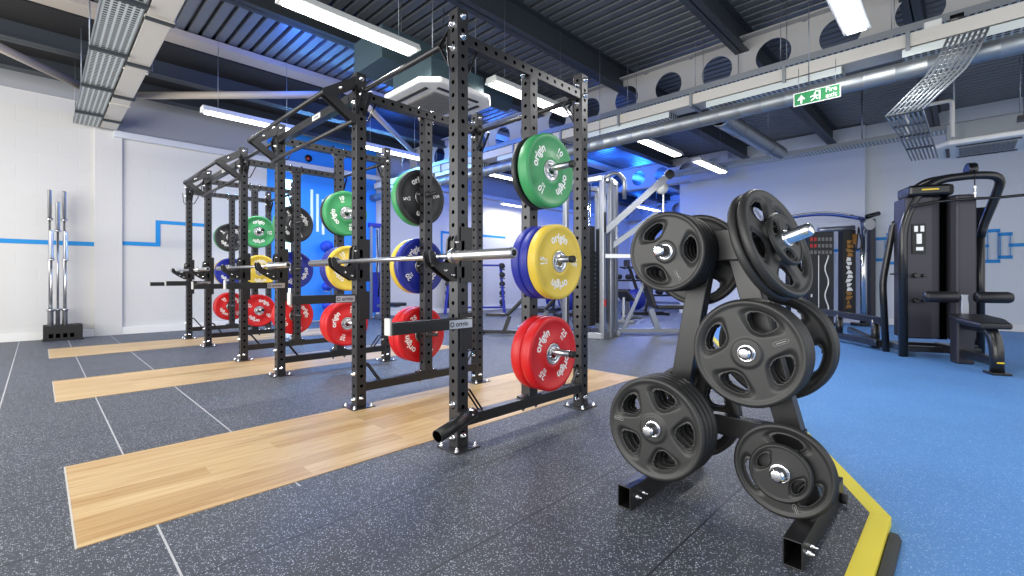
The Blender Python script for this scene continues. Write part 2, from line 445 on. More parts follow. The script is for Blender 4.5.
b = MB(); b.box((6.9, 7.25, 4.03), (20.2, .3, .08), 'beige'); struct(b.build('ceiling_beam', bevel=.005))
def cellular(name, X, y0, y1, zb, h, r, sp, ph, m='palebeam'):
    """castellated beam along Y with real round openings"""
    b = MB(); i = b.mi(m); t = .014
    for z in (zb + .01, zb + h - .01): b.beam((X, y0, z), (X, y1, z), .22, .02, m)
    zc = zb + h / 2
    y = ph - math.ceil((ph - y0) / sp) * sp
    n = 28
    while y < y1:
        # square cell around a hole: ring of quads between circle and square
        for sgn in (-1, 1):
            sq, ci = [], []
            for k in range(n):
                a = 2 * PI * k / n; ca, sa = math.cos(a), math.sin(a)
                q = min(sp / 2 / max(abs(ca), 1e-6), (h / 2) / max(abs(sa), 1e-6))
                sq.append(b.bm.verts.new((X + sgn * t / 2, y + q * ca, zc + q * sa)))
                ci.append(b.bm.verts.new((X + sgn * t / 2, y + r * ca, zc + r * sa)))
            for k in range(n):
                fc = b.bm.faces.new((sq[k], sq[(k + 1) % n], ci[(k + 1) % n], ci[k])); fc.material_index = i
            if sgn < 0: keep = ci
        b.bridge(keep, ci, i)
        y += sp
    return struct(b.build(name))
cellular('ceiling_beam', 6.2, -3, WY - .1, 3.31, .61, .195, .665, 1.65)
cellular('ceiling_beam', 11.35, 4.9, WY - .1, 3.31, .61, .195, .665, 1.65)
cellular('ceiling_beam', 16.6, 3.0, WY - .1, 3.2, .61, .195, .665, 1.65)
# dark backing behind the openings further down the hall is the deck itself
for (a, bb, r) in [((-.9, 7.06, 3.5), (.5, 8.6, 3.5), .05), ((.9, 8.45, 3.5), (2.8, 6.46, 3.5), .05), ((3.5, 6.45, 3.5), (5.5, 8.2, 3.5), .045)]:
    b = MB(); b.cyl(a, bb, r, 'beige', 16); struct(b.build('ceiling_brace'))

# ------------------------------------------------------------------ services
def cable_tray(name, X0, X1, y0, y1, Z, label, m='perf'):
    o = thing(name, label, 'cable tray', ((X0 + X1) / 2, 0, Z)); w = X1 - X0
    b = MB(); b.box((0, (y0 + y1) / 2, .003), (w, y1 - y0, .006), m); b.build('tray_bed', o)
    b = MB()
    for s in (-1, 1): b.box((s * w / 2, (y0 + y1) / 2, .03), (.008, y1 - y0, .07), 'galv')
    b.build('side_rail', o)
    return o
t = cable_tray('cable_tray', .378, .66, -2.5, WY - .06, 3.3, 'perforated grey cable tray with crossbars running towards the left wall')
k = 0
for yy in (1.2, 2.5, 3.8, 5.1, 6.4, 7.7, 9.0):
    b = MB(); b.box((.0, yy, -.02), (.31, .045, .03), 'darkbeam'); b.cyl((-.15, yy, -.02), (-.15, yy, .75), .006, 'galv', 8)
    b.build('hanger', t)
b = thing('ventilation_duct', 'beige rectangular duct beside the perforated tray towards the left wall', 'duct', (.785, 0, 3.3))
q = MB(); q.box((0, 3.6, .1), (.2, 12.3, .2), 'trunk'); q.build('duct_body', b, .006)
q = MB()
q.bm.free()
for yy in (.6, 2.3, 3.8, 5.3, 6.8, 8.3):
    q = MB(); q.box((0, yy, .1), (.225, .05, .225), 'trunk'); q.build('joint_collar', b, .004)
for yy in (1.2, 2.5, 3.8, 5.1, 6.4, 7.7, 9.0):
    q = MB(); q.box((0, yy + .2, -.016), (.22, .045, .03), 'darkbeam'); q.cyl((.12, yy + .2, -.03), (.12, yy + .2, .75), .006, 'galv', 8); q.build('hanger', b)

# big service run on the room side of the first cellular beam
t = cable_tray('cable_tray', 5.72, 5.98, -2.5, WY - .1, 3.24, 'dark wire cable basket hung along the beam with round holes, above the pale trunking', 'perf')
for j in range(12):
    b = MB(); yy = -1.4 + j * .95
    b.cyl((-.12, yy, 0), (-.12, yy, .84), .004, 'galv', 8); b.cyl((.12, yy, 0), (.12, yy, .84), .004, 'galv', 8); b.box((0, yy, -.02), (.34, .03, .03), 'galv'); b.build('hanger', t)
b = thing('cable_trunking', 'pale trunking with ribbed galvanised underside below the dark wire basket', 'trunking', (5.55, 0, 2.98))
q = MB(); q.box((0, 3.6, .06), (.26, 12.3, .12), 'trunk'); q.build('channel', b, .004)
for j in range(7):
    q = MB(); q.box((0, -2 + j * 1.75, -.045), (.24, 1.3, .07), 'perf'); q.build('wire_underside', b)
for j in range(12):
    q = MB(); q.box((0, -1.6 + j * .98, .05), (.3, .03, .16), 'galv'); q.build('bracket', b)
def spiral_duct(name, p0, p1, r, label, pitch=.12, m='galv', band=None):
    o = thing(name, label, 'duct', p0); v = Vector(p1) - Vector(p0); L = v.length; n = int(L / pitch)
    b = MB(); prof = [(0, r * .93), (0, r)]
    for k in range(n):
        z = (k + 1) * L / (n + 1); prof += [(z - .008, r), (z, r * 1.045), (z + .008, r)]
    prof += [(L, r), (L, r * .93), (L - .05, r * .9), (L - .05, 0)]
    b.lathe((0, 0, 0), v, prof, m, 28); b.build('duct_body', o)
    vn = v.normalized(); nh = max(2, int(L / 2.2))
    for k in range(nh):
        c = vn * (L * (k + .5) / nh); b = MB(); b.cyl((c.x, c.y, c.z + r), (c.x, c.y, DECK - p0[2]), .005, 'galv', 8)
        b.lathe((c.x, c.y, c.z), vn, [(-.012, r * 1.05), (-.012, r * 1.08), (.012, r * 1.08), (.012, r * 1.05)], 'galv', 24); b.build('hanger', o)
    return o
spiral_duct('round_duct', (5.42, -2.6, 2.77), (5.42, WY - .05, 2.77), .08, 'long round spiral duct running behind the fire exit sign', .22)
spiral_duct('round_duct', (5.52, 2.03, 2.78), (8.0, 2.03, 2.84), .1, 'pale open-ended spiral duct branching off towards the right wall', .07, 'silver')
t = cable_tray('cable_tray', 9.3, 9.6, -2.0, 4.5, 3.1, 'slim cable tray high up near the right wall')
b = MB(); b.cyl((0, 1.2, 0), (0, 1.2, .9), .01, 'galv', 8); b.build('hanger', t)

# descending cable ladder
o = thing('cable_ladder', 'bent wire cable ladder dropping from the overhead trunking towards the right wall', 'cable tray')
P = [Vector(p) for p in [(5.2, -.02, 2.88), (5.18, .03, 2.74), (5.12, .11, 2.58), (5.07, .2, 2.47), (5.03, .36, 2.29), (5.6, .36, 2.33), (6.2, .36, 2.37), (6.8, .35, 2.36), (7.4, .34, 2.34)]]
rails = MB(); nr = 8
def rib(k, s):  # offset across the ladder, width .21 along Y mostly
    return P[k] + Vector((-.02, 1, 0)).normalized() * (s * .115)
for j in range(nr):
    s = -1 + 2 * j / (nr - 1)
    rails.tube([rib(k, s) for k in range(5)], .0095, 'galv', 6)
    rails.tube([rib(k, s) for k in range(4, 9)], .0085, 'galv', 6)
for k in range(8):
    n = 4 if k < 4 else 1
    for q in range(n):
        a, bb = rib(k, -1.05).lerp(rib(k + 1, -1.05), q / n), rib(k, 1.05).lerp(rib(k + 1, 1.05), q / n)
        rungs = MB(); rungs.tube([a, bb], .006 if k < 4 else .011, 'galv' if k < 4 else 'darkbeam', 6); rungs.build('rung', o)
rails.build('wire_run', o)

# cable bracket hoop beside it
o = thing('pipe_hoop', 'square pale pipe hoop hanging right of the cable ladder', 'pipe')
b = MB(); b.tube(round_path([(7.4, .5, 2.62), (7.4, .5, 2.98), (7.4, .1, 2.98), (7.4, .1, 2.55)], .05), .022, 'trunk', 10); b.build('pipe', o)
o = thing('support_post', 'black vertical drop rod at the upper right edge of the picture', 'post', (6.9, -.45, 2.5))
b = MB(); b.box((0, 0, .79), (.05, .05, 1.58), 'black'); b.build('rod', o, .003)
b = MB(); b.box((0, 0, .02), (.14, .14, .04), 'black'); b.build('foot_plate', o, .003)

# sprinkler / junction block on the trunking
o = thing('junction_box', 'small white junction box with dark camera on the trunking above the cable ladder', 'box', (5.6, .2, 3.13))
b = MB(); b.box((0, 0, .04), (.1, .12, .08), 'white'); b.build('housing', o, .008)
b = MB(); b.cyl((-.02, -.11, .04), (-.02, -.2, .04), .045, 'blackgloss', 16); b.build('camera_head', o, .004)

def ac_unit(X, Y, Z, s, label, rz=0, body='teal'):
    o = thing('air_conditioner', label, 'air conditioner', (X, Y, Z), (0, 0, rz))
    h = s / 2; c = s * .16
    def octo(h, c, z): return [(h - c, h, z), (h, h - c, z), (h, -h + c, z), (h - c, -h, z), (-h + c, -h, z), (-h, -h + c, z), (-h, h - c, z), (-h + c, h, z)][::-1]
    b = MB(); b.prism(octo(h, c, .0), (0, 0, .06), 'white'); b.build('fascia', o, .02)
    b = MB(); b.box((0, 0, .17), (s * .74, s * .74, .24), body); b.build('casing', o, .01)
    for sx in (-1, 1):
        for sy in (-1, 1): b = MB(); b.cyl((sx * s * .3, sy * s * .3, .28), (sx * s * .3, sy * s * .3, DECK - Z), .006, 'galv', 8); b.build('hanger_rod', o)
    b = MB(); b.box((0, 0, -.006), (s * .5, s * .5, .014), 'badge')
    for k in range(12): b.box((0, -s * .23 + k * s * .46 / 11, -.015), (s * .47, .006, .008), 'badge')
    b.build('intake_grille', o, .002)
    for k in range(4):
        R = Matrix.Rotation(k * PI / 2, 4, 'Z'); b = MB(); b.box((0, 0, 0), (s * .56, .035, .02), 'ink')
        b.bm.transform(R @ Matrix.Translation((0, s * .36, -.002)))
        b.build('air_slot', o, .003)
    return o
ac_unit(3.05, 4.1, 2.82, .95, 'white ceiling air conditioner cassette above the nearest rack')
ac_unit(8.2, -.2, 2.53, .98, 'white ceiling air conditioner cassette above the pulldown machine', 0, 'galv')
o = thing('duct_box', 'teal grey insulated duct box above the cassette over the nearest rack', 'duct', (2.95, 4.55, 3.2))
b = MB(); b.box((0, 0, .15), (1.0, .6, .34), 'teal'); b.build('insulated_box', o, .01)
b = MB(); b.cyl((.5, 0, .15), (1.6, 0, .15), .12, 'teal', 20); b.build('spigot', o)
for i_, (a, b_) in enumerate([((2.55, 3.75, 2.86), 'l'), ((3.5, 3.75, 2.86), 'r')]): pass

# battens
def batten(x0, Y, label, L=1.2, Z=3.0, w=.13):
    o = thing('ceiling_light', label, 'ceiling light', (x0 + L / 2, Y, Z), group='linear ceiling lights')
    b = MB(); i = b.mi('lampbody')
    b.prism([(-L / 2, -w * .75, .012), (-L / 2, w * .75, .012), (-L / 2, w * .5, .075), (-L / 2, -w * .5, .075)], (L, 0, 0), 'lampbody')
    b.build('housing', o, .004)
    b = MB(); b.box((0, 0, .004), (L - .08, w, .014), 'lamp'); b.build('diffuser', o, .003)
    b = MB()
    for s in (-1, 1): b.cyl((s * L * .35, 0, .075), (s * L * .35, 0, 1.0), .003, 'galv', 6)
    b.build('suspension_wire', o)
    la = bpy.data.lights.new('batten_light', 'AREA'); la.shape = 'RECTANGLE'; la.size = L - .08; la.size_y = w; la.energy = 32 * (1.15 if x0 > 5 else 1); la.color = (1, .985, .95)
    lo = bpy.data.objects.new('batten_light', la); C.objects.link(lo); lo.location = (x0 + L / 2, Y, Z - .008)
    return o
batten(1.26, 3.66, 'large ceiling light at the top, left of the nearest rack post')
batten(3.38, 3.62, 'ceiling light seen through the top of the nearest rack', 1.4)
batten(1.43, 6.83, 'ceiling light nearest the grey upper left wall')
batten(3.55, 6.83, 'ceiling light behind the air conditioner over the nearest rack')
batten(3.68, .65, 'brightest ceiling light at the top right of the picture')
batten(6.34, 3.5, 'ceiling light in front of the round-holed beam end, right of the nearest rack', 1.33)
batten(8.2, 3.42, 'ceiling light against the white corner of the right wall', 1.33)
batten(5.9, 6.83, 'small ceiling light low behind the nearest rack post', 1.2)
batten(9.1, 9.3, 'far ceiling light in the blue hall between the rack posts', 1.4)
batten(12.2, 6.83, 'far ceiling light beside the silver cable station arm', 1.4)

# fire exit sign
o = thing('fire_exit_sign', 'green Fire exit sign with arrow and running figure hanging under the trunking', 'sign', (5.2, 1.01, 2.665))
b = MB(); b.box((0, 0, 0), (.012, .385, .128), 'white'); b.build('board', o, .002)
b = MB(); b.box((-.0065, 0, 0), (.002, .37, .113), 'signgreen'); b.build('green_face', o)
def sg(x, y): return Vector((-.0082, -x, y))     # flat coords on the face towards the camera
b = MB()
add_text(b, 'Fire', .062, lambda x, y: sg(x * .95 + .118, y + .027), 'letter', .004)
add_text(b, 'exit', .062, lambda x, y: sg(x * .95 + .118, y - .027), 'letter', .004)
i = b.mi('letter')
def poly(pts): b.cap([b.bm.verts.new(sg(*p)) for p in pts], i)
poly([(-.16, -.01), (-.125, .035), (-.09, -.01), (-.112, -.01), (-.125, .008), (-.138, -.01)])
poly([(-.132, -.045), (-.132, .02), (-.118, .02), (-.118, -.045)])
# door and running figure
poly([(.02, -.045), (.02, .045), (.032, .045), (.032, -.045)]); poly([(-.01, .036), (-.01, .045), (.02, .045), (.02, .036)])
poly([(-.022, .022), (-.012, .034), (-.002, .022), (-.012, .012)])
poly([(-.03, .008), (-.01, .012), (.002, -.012), (-.016, -.016)])
poly([(-.016, -.012), (-.004, -.012), (.014, -.03), (.008, -.04)]); poly([(-.016, -.014), (-.008, -.02), (-.04, -.046), (-.046, -.038)])
poly([(-.008, .008), (.016, .0), (.012, -.008), (-.008, -.0)]); poly([(-.03, .008), (-.026, .0), (-.05, -.01), (-.05, 0)])
b.build('white_symbols', o)
b = MB()
for s in (-1, 1): b.cyl((0, s * .15, .062), (0, s * .15, .30), .003, 'galv', 6)
b.build('hanging_wire', o)

# ------------------------------------------------------------------ lifting platforms
for n_, y0, lab in [(0, 2.155, 'nearest oak plank lifting platform set into the grey rubber floor'), (1, 4.80, 'middle oak plank lifting platform under the second rack'), (2, 7.46, 'farthest oak plank lifting platform by the left wall')]:
    o = thing('lifting_platform', lab, 'lifting platform', (.09, y0, 0), group='oak lifting platforms')
    L = 3.78; W = .99 if n_ else .97
    b = MB(); b.box((L / 2, W / 2, -.001), (L, W, .008), 'wood'); b.build('plank_surface', o)
    for xx in (0, L):
        b = MB(); b.box((xx, W / 2, -.001), (.006, W + .006, .0086), 'trunk'); b.build('edge_strip', o)

# ------------------------------------------------------------------ power racks
PW = .075; RH = 2.37
def post(name, parent, x, y, z0, z1, nut=True, holes=True):
    b = MB(); b.box((x, y, (z0 + z1) / 2), (PW, PW, z1 - z0), 'steel')
    if holes:
        z = z1 - .045
        e = PW / 2 + .0006
        while z > z0 + .04:
            for dx, dy in ((-1, 0), (0, -1), (1, 0), (0, 1)): b.disc((x + dx * e, y + dy * e, z), (dx, dy, 0), .012, 'hole', 10)
            z -= .07
    return b.build(name, parent, .004)
def bolt(mb, c, nrm, r=.016):
    c = Vector(c); n = Vector(nrm).normalized()
    mb.lathe(c, n, [(0, r * 1.25), (.004, r * 1.25), (.004, r), (.014, r), (.016, r * .55), (.022, r * .5), (.022, 0)], 'chrome', 8)

_bm = {}
def bolt_obj(parent, c, ax):
    if ax not in _bm:
        b = MB(); bolt(b, (0, 0, 0), (0, -1, 0) if ax == 'y' else (-1, 0, 0), .015); o = b.build('bolt', parent); _bm[ax] = o
    else:
        o = _bm[ax].copy(); C.objects.link(o); o.parent = parent
    o.location = c
def rack(X, Y, label, arms, landmine=False, link=None):
    o = thing('power_rack', label, 'power rack', (X, Y, 0), group='power racks in a row')
    W = 1.12; Dp = 1.12; e = PW / 2
    for (x, y) in ((0, 0), (0, W), (Dp, 0), (Dp, W)):
        p = post('upright', o, x, y, .006, RH)
        b = MB(); b.box((x, y, .004), (.17, .17, .008), 'steel')
        for sx in (-1, 1):
            for sy in (-1, 1): bolt(b, (x + sx * .065, y + sy * .065, .008), (0, 0, 1), .011)
        b.build('foot_plate', o, .002)
        for z in (2.33, 2.22, .07): bolt_obj(p, (x, y - e, z), 'y')
        for z in (2.29, 2.16, .24, .06): bolt_obj(p, (x - e, y, z), 'x')
    for y in (0, W):
        post('storage_post', o, .575, y, .175, 2.185)
        b = MB(); b.box((Dp / 2, y, 2.22), (Dp - PW, .06, .065), 'steel')
        for k in range(13):
            for s in (-1, 1): b.disc((.1 + k * .077, y + s * .0306, 2.22), (0, s, 0), .012, 'hole', 10)
        b.build('top_side_beam', o, .003)
        b = MB(); b.box((Dp / 2, y, .142), (Dp - PW, .06, .06), 'black'); b.build('bottom_side_beam', o, .003)
        b = MB()
        for s in (-1, 1):
            bolt(b, (.575 + s * .06, y, 2.186), (0, 0, -1), .012); bolt(b, (.575 + s * .06, y, .112), (0, 0, -1), .011); bolt(b, (.575 + s * .06, y, .174), (0, 0, 1), .011)
            bolt(b, (.575 + s * .06, y, 2.254), (0, 0, 1), .012)
        b.box((.575, y, .178), (.17, .06, .01), 'steel')
        b.build('post_bracket', o)
        # bent rod gussets in the corners
        b = MB()
        for s, zz, zt in ((1, .17, .3), ):
            b.tube(round_path([(e, y - .02, zt), (e + .02, y - .02, zt + .01), (.16, y - .02, zz), (.16, y + .02, zz), (e + .02, y + .02, zt + .01), (e, y + .02, zt)], .015, 3), .006, 'black', 8)
        b.build('corner_gusset', o); b = MB(); b.tube(round_path([(e, y, 2.05), (.03 + e, y, 2.05), (.13, y, 2.19)], .02, 3), .006, 'steel', 8)
        b.build('corner_gusset', o); b = MB(); b.tube(round_path([(-e, y, 2.03), (-.03 - e, y, 2.05), (-.08, y, 2.2)], .02, 3), .005, 'steel', 8)
        b.build('corner_gusset', o)
        # cut-out plate gusset at the rear corner
        b = MB()
        for yy in (y - .034, y + .026):
            pts = [(Dp - e, .17), (Dp - e, .29), (Dp - .08, .28), (Dp - .17, .17)]
            for a_, b_ in zip(pts, pts[1:] + pts[:1]): b.beam((a_[0], yy, a_[1]), (b_[0], yy, b_[1]), .006, .018, 'steel', up=(0, 1, 0))
        b.build('gusset_plate', o)
    # pull-up bars between near and far uprights
    for x, z, r in ((0.0, 2.235, .017), (Dp, 2.20, .017)):
        b = MB(); b.cyl((x - (.02 if x else 0), e, z), (x - (.02 if x else 0), W - e, z), r, 'steel', 16)
        b.build('pull_up_bar', o)
        for y, s in ((e, 1), (W - e, -1)):
            b = MB()
            for xx in (x - .032, x + .024):
                pts = [(y, z + .04), (y + s * .03, z + .02), (y + s * .09, z - .02), (y, z - .16)]
                for a_, b_ in zip(pts, pts[1:] + pts[:1]): b.beam((xx, a_[0], a_[1]), (xx, b_[0], b_[1]), .006, .02, 'black', up=(1, 0, 0))
            b.build('bar_bracket', o)
    # plate storage horns on both sides
    for y, s in ((-e, -1), (W + e, 1)):
        for z in (1.585, 1.03, .475):
            b = MB()
            b.box((.575, y + s * .005, z), (.09, .01, .12), 'steel')
            b.cyl((.575, y + s * .01, z), (.575, y + s * .29, z), .019, 'brushed', 20)
            h = b.build('plate_horn', o)
            b = MB(); b.cyl((.575, y + s * .285, z), (.575, y + s * .312, z), .021, 'rubber_dark', 16); b.build('end_cap', h, .002)
            b = MB(); yi = y - s * (PW + .0)
            b.lathe((.575, yi, z), (0, -s, 0), [(0, .028), (.012, .028), (.012, .018), (.11, .012), (.11, 0)], 'steel', 14); b.build('horn_stub', h)
    # j hooks
    for y in (0, W):
        b = MB(); 
        for sy in (-1, 1): b.box((.012, y + sy * (e + .005), 1.045), (.06, .008, .30), 'black')
        b.box((.05, y, 1.045), (.022, PW + .016, .30), 'black'); b.box((-e - .005, y, 1.09), (.008, PW + .016, .06), 'black'); b.box((-e - .005, y, .95), (.008, PW + .016, .06), 'black')
        for sy in (-1, 1): b.box((-.02, y + sy * (e + .005), 1.09), (.05, .008, .06), 'black'); b.box((-.02, y + sy * (e + .005), .95), (.05, .008, .06), 'black')
        prof = [(-.03, .905), (-.06, .90), (-.15, .955), (-.205, 1.0), (-.215, 1.05), (-.20, 1.065), (-.182, 1.05), (-.165, 1.01), (-.12, 1.0), (-.08, 1.0), (-.065, 1.02), (-.055, 1.13), (-.03, 1.16)]
        for yy in (-.034, .022): b.prism([(p[0], y + yy, p[1]) for p in prof], (0, .012, 0), 'black')
        b.prism([(-.04, y - .022, .98), (-.04, y - .022, 1.0), (-.17, y - .022, 1.0), (-.17, y - .022, .98)], (0, .044, 0), 'rubber_dark')
        for px_, pz_ in ((-.07, .935), (-.12, .96), (-.045, 1.11)): bolt(b, (px_, y - .034, pz_), (0, -1, 0), .007)
        bolt(b, (e + .008, y - .01, 1.13), (1, 0, 0), .012)
        b.build('j_hook', o, .003)
    # spotter arms reaching forward
    for (y, z, outer) in arms:
        yy = y - (.075 if outer else .0); x1 = .0 if outer else -e
        b = MB(); b.box(((-.47 + x1) / 2, yy, z), (x1 + .47, .06, .052), 'black')
        if outer: b.box((-.02, yy, z), (.08, .062, .056), 'black')
        a = b.build('spotter_arm', o, .004)
        b = MB(); b.box((-.476, yy, z + .012), (.012, .05, .08), 'stop'); b.build('end_stop', a, .004)
        b = MB(); b.box((-.47 + .22, yy, z + .027), (.42, .05, .006), 'rubber_dark'); b.build('top_pad', a)
        b = MB(); b.box((x1 - .07, yy - .0315, z), (.15, .003, .044), 'brushed'); b.build('name_plate', a)
        b = MB(); 
        for sy in (-1, 1): b.box((.012, y + sy * (e + .005), z - .05), (.07, .008, .2), 'black')
        b.box((.048, y, z - .05), (.022, PW + .016, .2), 'black'); b.box((0, y, z), (PW + .014, PW + .014, .05), 'black')
        bolt(b, (e + .008, y - .02, z + .03), (1, 0, 0), .012)
        b.build('arm_sleeve', a, .003)
        b = MB(); add_text(b, 'origin', .036, lambda x, zz: Vector((x1 - .064 + x, yy - .0334, z + zz)), 'ink'); 
        i2 = b.mi('ink'); ro = b.ring(Vector((x1 - .128, yy - .0334, z)), Vector((1, 0, 0)), Vector((0, 0, 1)), .013, 16); ri = b.ring(Vector((x1 - .128, yy - .0334, z)), Vector((1, 0, 0)), Vector((0, 0, 1)), .008, 16); b.bridge(ro, ri, i2, False)
        b.build('name_lettering', a)
    # forward V bracket at the top of the upright
    def vbracket(y):
        b = MB()
        for yy in (y - .03, y + .022):
            b.prism([(-e, yy, 2.34), (-.27, yy, 2.19), (-.27, yy, 2.15), (-.245, yy, 2.14), (-e, yy, 2.0), (-e, yy, 2.06), (-.18, yy, 2.165), (-e, yy, 2.26)], (0, .008, 0), 'steel')
        bolt(b, (-.15, y - .03, 2.225), (0, -1, 0), .01)
        b.build('top_bracket', o)
    if link:
        # three bars bridging to the neighbouring rack
        y0, y1 = W + e, W + link - e
        b = MB(); b.cyl((-.26, y0 - .07, 2.17), (-.26, y1 + .07, 2.17), .016, 'steel', 14); b.cyl((-e - .02, y0 - .07, 2.02), (-e - .02, y1 + .07, 2.02), .016, 'steel', 14); b.build('grip_bar', o)
        b = MB(); b.box((0, (y0 + y1) / 2, 2.22), (.06, y1 - y0, .065), 'steel'); q = b.build('link_beam', o, .003)
        b = MB(); b.box((-.031, y0 + (y1 - y0) * .42, 2.22), (.003, .15, .04), 'white'); b.build('name_plate', q)
        b = MB(); add_text(b, 'origin', .036, lambda x, zz: Vector((-.0332, y0 + (y1 - y0) * .42 - x, 2.22 + zz)), 'ink'); b.build('name_lettering', q)
        vbracket(W)
    if Y > 2.5: vbracket(0)
    if landmine:
        b = MB(); b.cyl((-.214, -.102, .135), (.056, -.062, .187), .033, 'black', 24); q = b.build('landmine_tube', o)
        b = MB(); b.lathe((-.216, -.1022, .1346), (-.27, -.04, -.052), [(0, .030), (.0025, .030), (.0025, .033), (0, .034)], 'steel', 24); b.lathe((-.216, -.1022, .1346), (-.27, -.04, -.052), [(.001, .029), (.001, 0)], 'hole', 24); b.build('tube_mouth', q)
        b = MB(); b.box((.0, -.055, .185), (.11, .05, .05), 'steel')
        for z in (.19, .215): bolt(b, (.02, -.08, z), (0, -1, 0), .01)
        b.build('landmine_hinge', o, .003)
    return o
rack(1.6, 1.97, 'power rack nearest the camera with a landmine tube at its foot', [(0, .682, True), (1.12, .775, False)], True, 1.54)
rack(1.6, 4.63, 'middle power rack straddling the second oak platform', [(0, .85, True), (1.12, .83, False)], False, 1.54)
rack(1.6, 7.29, 'farthest power rack closest to the left wall', [(0, .85, True), (1.12, .83, False)], False)

# ------------------------------------------------------------------ barbells
def barbell(loc, rot, label, L=2.2, r=.0142, group=None):
    o = thing('barbell', label, 'barbell', loc, rot, group)
    h = L / 2
    b = MB(); b.cyl((0, -h + .42, 0), (0, h - .42, 0), r, 'brushed', 16); b.build('shaft', o)
    for s in (-1, 1):
        b = MB()
        b.lathe((0, s * (h - .445), 0), (0, s, 0), [(0, r), (0, .036), (.008, .038), (.028, .038), (.032, .03), (.038, .0252), (.435, .0252), (.443, .022), (.443, .014), (.436, .013), (.436, 0)], 'brushed', 24)
        b.build('sleeve', o)
        b = MB(); b.lathe((0, s * (h - .008), 0), (0, s, 0), [(0, .013), (.0085, .013), (.0085, 0)], 'blackgloss', 16); b.build('end_plug', o)
    return o
barbell((1.48, 2.53, 1.032), (0, 0, 0), 'steel barbell resting on the hooks of the nearest rack', group='barbells on the racks')
barbell((1.48, 5.19, 1.032), (0, 0, 0), 'steel barbell resting on the hooks of the middle rack', group='barbells on the racks')
barbell((1.48, 7.85, 1.032), (0, 0, 0), 'steel barbell resting on the hooks of the farthest rack', group='barbells on the racks')

# ------------------------------------------------------------------ bumper plates
def bumper_proto(colour, txt, T, num):
    """front faces -Y, origin on its axis at the back face (y=0)"""
    o = thing('bumper_plate', '', 'weight plate')
    R = .225
    # local y: 0 back .. -T front
    prof = [(0, .028), (0, .09), (.004, .10), (.004, .18), (0, .19), (0, R - .012), (.004, R - .003), (.01, R),
            (T - .01, R), (T - .004, R - .003), (T, R - .012), (T, .196), (T - .006, .188), (T - .006, .095), (T - .001, .088), (T - .001, .068), (T - .005, .062), (T - .005, .028), (0, .028)]
    b = MB(); b.lathe((0, 0, 0), (0, -1, 0), prof, colour, 72); b.build('rubber_disc', o)
    b = MB(); b.lathe((0, 0, 0), (0, -1, 0), [(T - .006, .066), (T - .001, .064), (T - .001, .055), (T - .003, .053), (T - .003, .036), (T + .003, .034), (T + .003, .026), (T - .01, .0255)], 'brushed', 40)
    for k in range(5):
        a = 2 * PI * k / 5; bolt(b, (.045 * math.cos(a), -T + .002, .045 * math.sin(a)), (0, -1, 0), .0045)
    b.build('steel_hub', o)
    b = MB(); yt = -(T - .0066) - .0012; rr = .142
    def onarc(cx, cyy, base, flip):
        def fn(x, y):
            # x along the arc, y radial
            rad = rr + y; a = base - x / rr
            return Vector((rad * math.cos(a), yt, rad * math.sin(a)))
        return fn
    add_text(b, 'origin', .07, onarc(0, 0, PI / 2, 0), 'letter', .03)
    add_text(b, 'origin', .07, onarc(0, 0, -PI / 2, 0), 'letter', .03)
    for base in (0, PI):
        add_text(b, txt, .052, (lambda bs: lambda x, y: Vector(((rr + y + .012) * math.cos(bs - x / rr), yt, (rr + y + .012) * math.sin(bs - x / rr))))(base), 'letter', .024)
        add_text(b, 'KG', .028, (lambda bs: lambda x, y: Vector(((rr + y - .022) * math.cos(bs - x / rr), yt, (rr + y - .022) * math.sin(bs - x / rr))))(base), 'letter', .02)
    b.build('raised_lettering', o)
    return o
TH = {'green': .075, 'yellow': .066, 'red': .075, 'blue': .065, 'black': .035}
KG = {'green': '10', 'yellow': '15', 'red': '25', 'blue': '20', 'black': '5'}
protos = {}
def bumper(col, X, y, Z, spin, label, group):
    """y is the position of the back face; the front faces -Y"""
    loc = (X, y, Z); rot = (0, D(spin), 0)
    if col not in protos:
        p = bumper_proto('p_' + col, KG[col], TH[col], KG[col]); p.location = loc; p.rotation_euler = rot
        p['label'] = label; p['group'] = group; protos[col] = p; return p
    return dup(protos[col], loc, rot, label, group)
SX = 2.175
racks = [('nearest', 1.97), ('middle', 4.63), ('farthest', 7.29)]
spins = [(-55, 0, -48, -10, 5, 30), (-110, -120, -70, 60, 150, 40), (0, 0, 30, 35, 75, 20)]
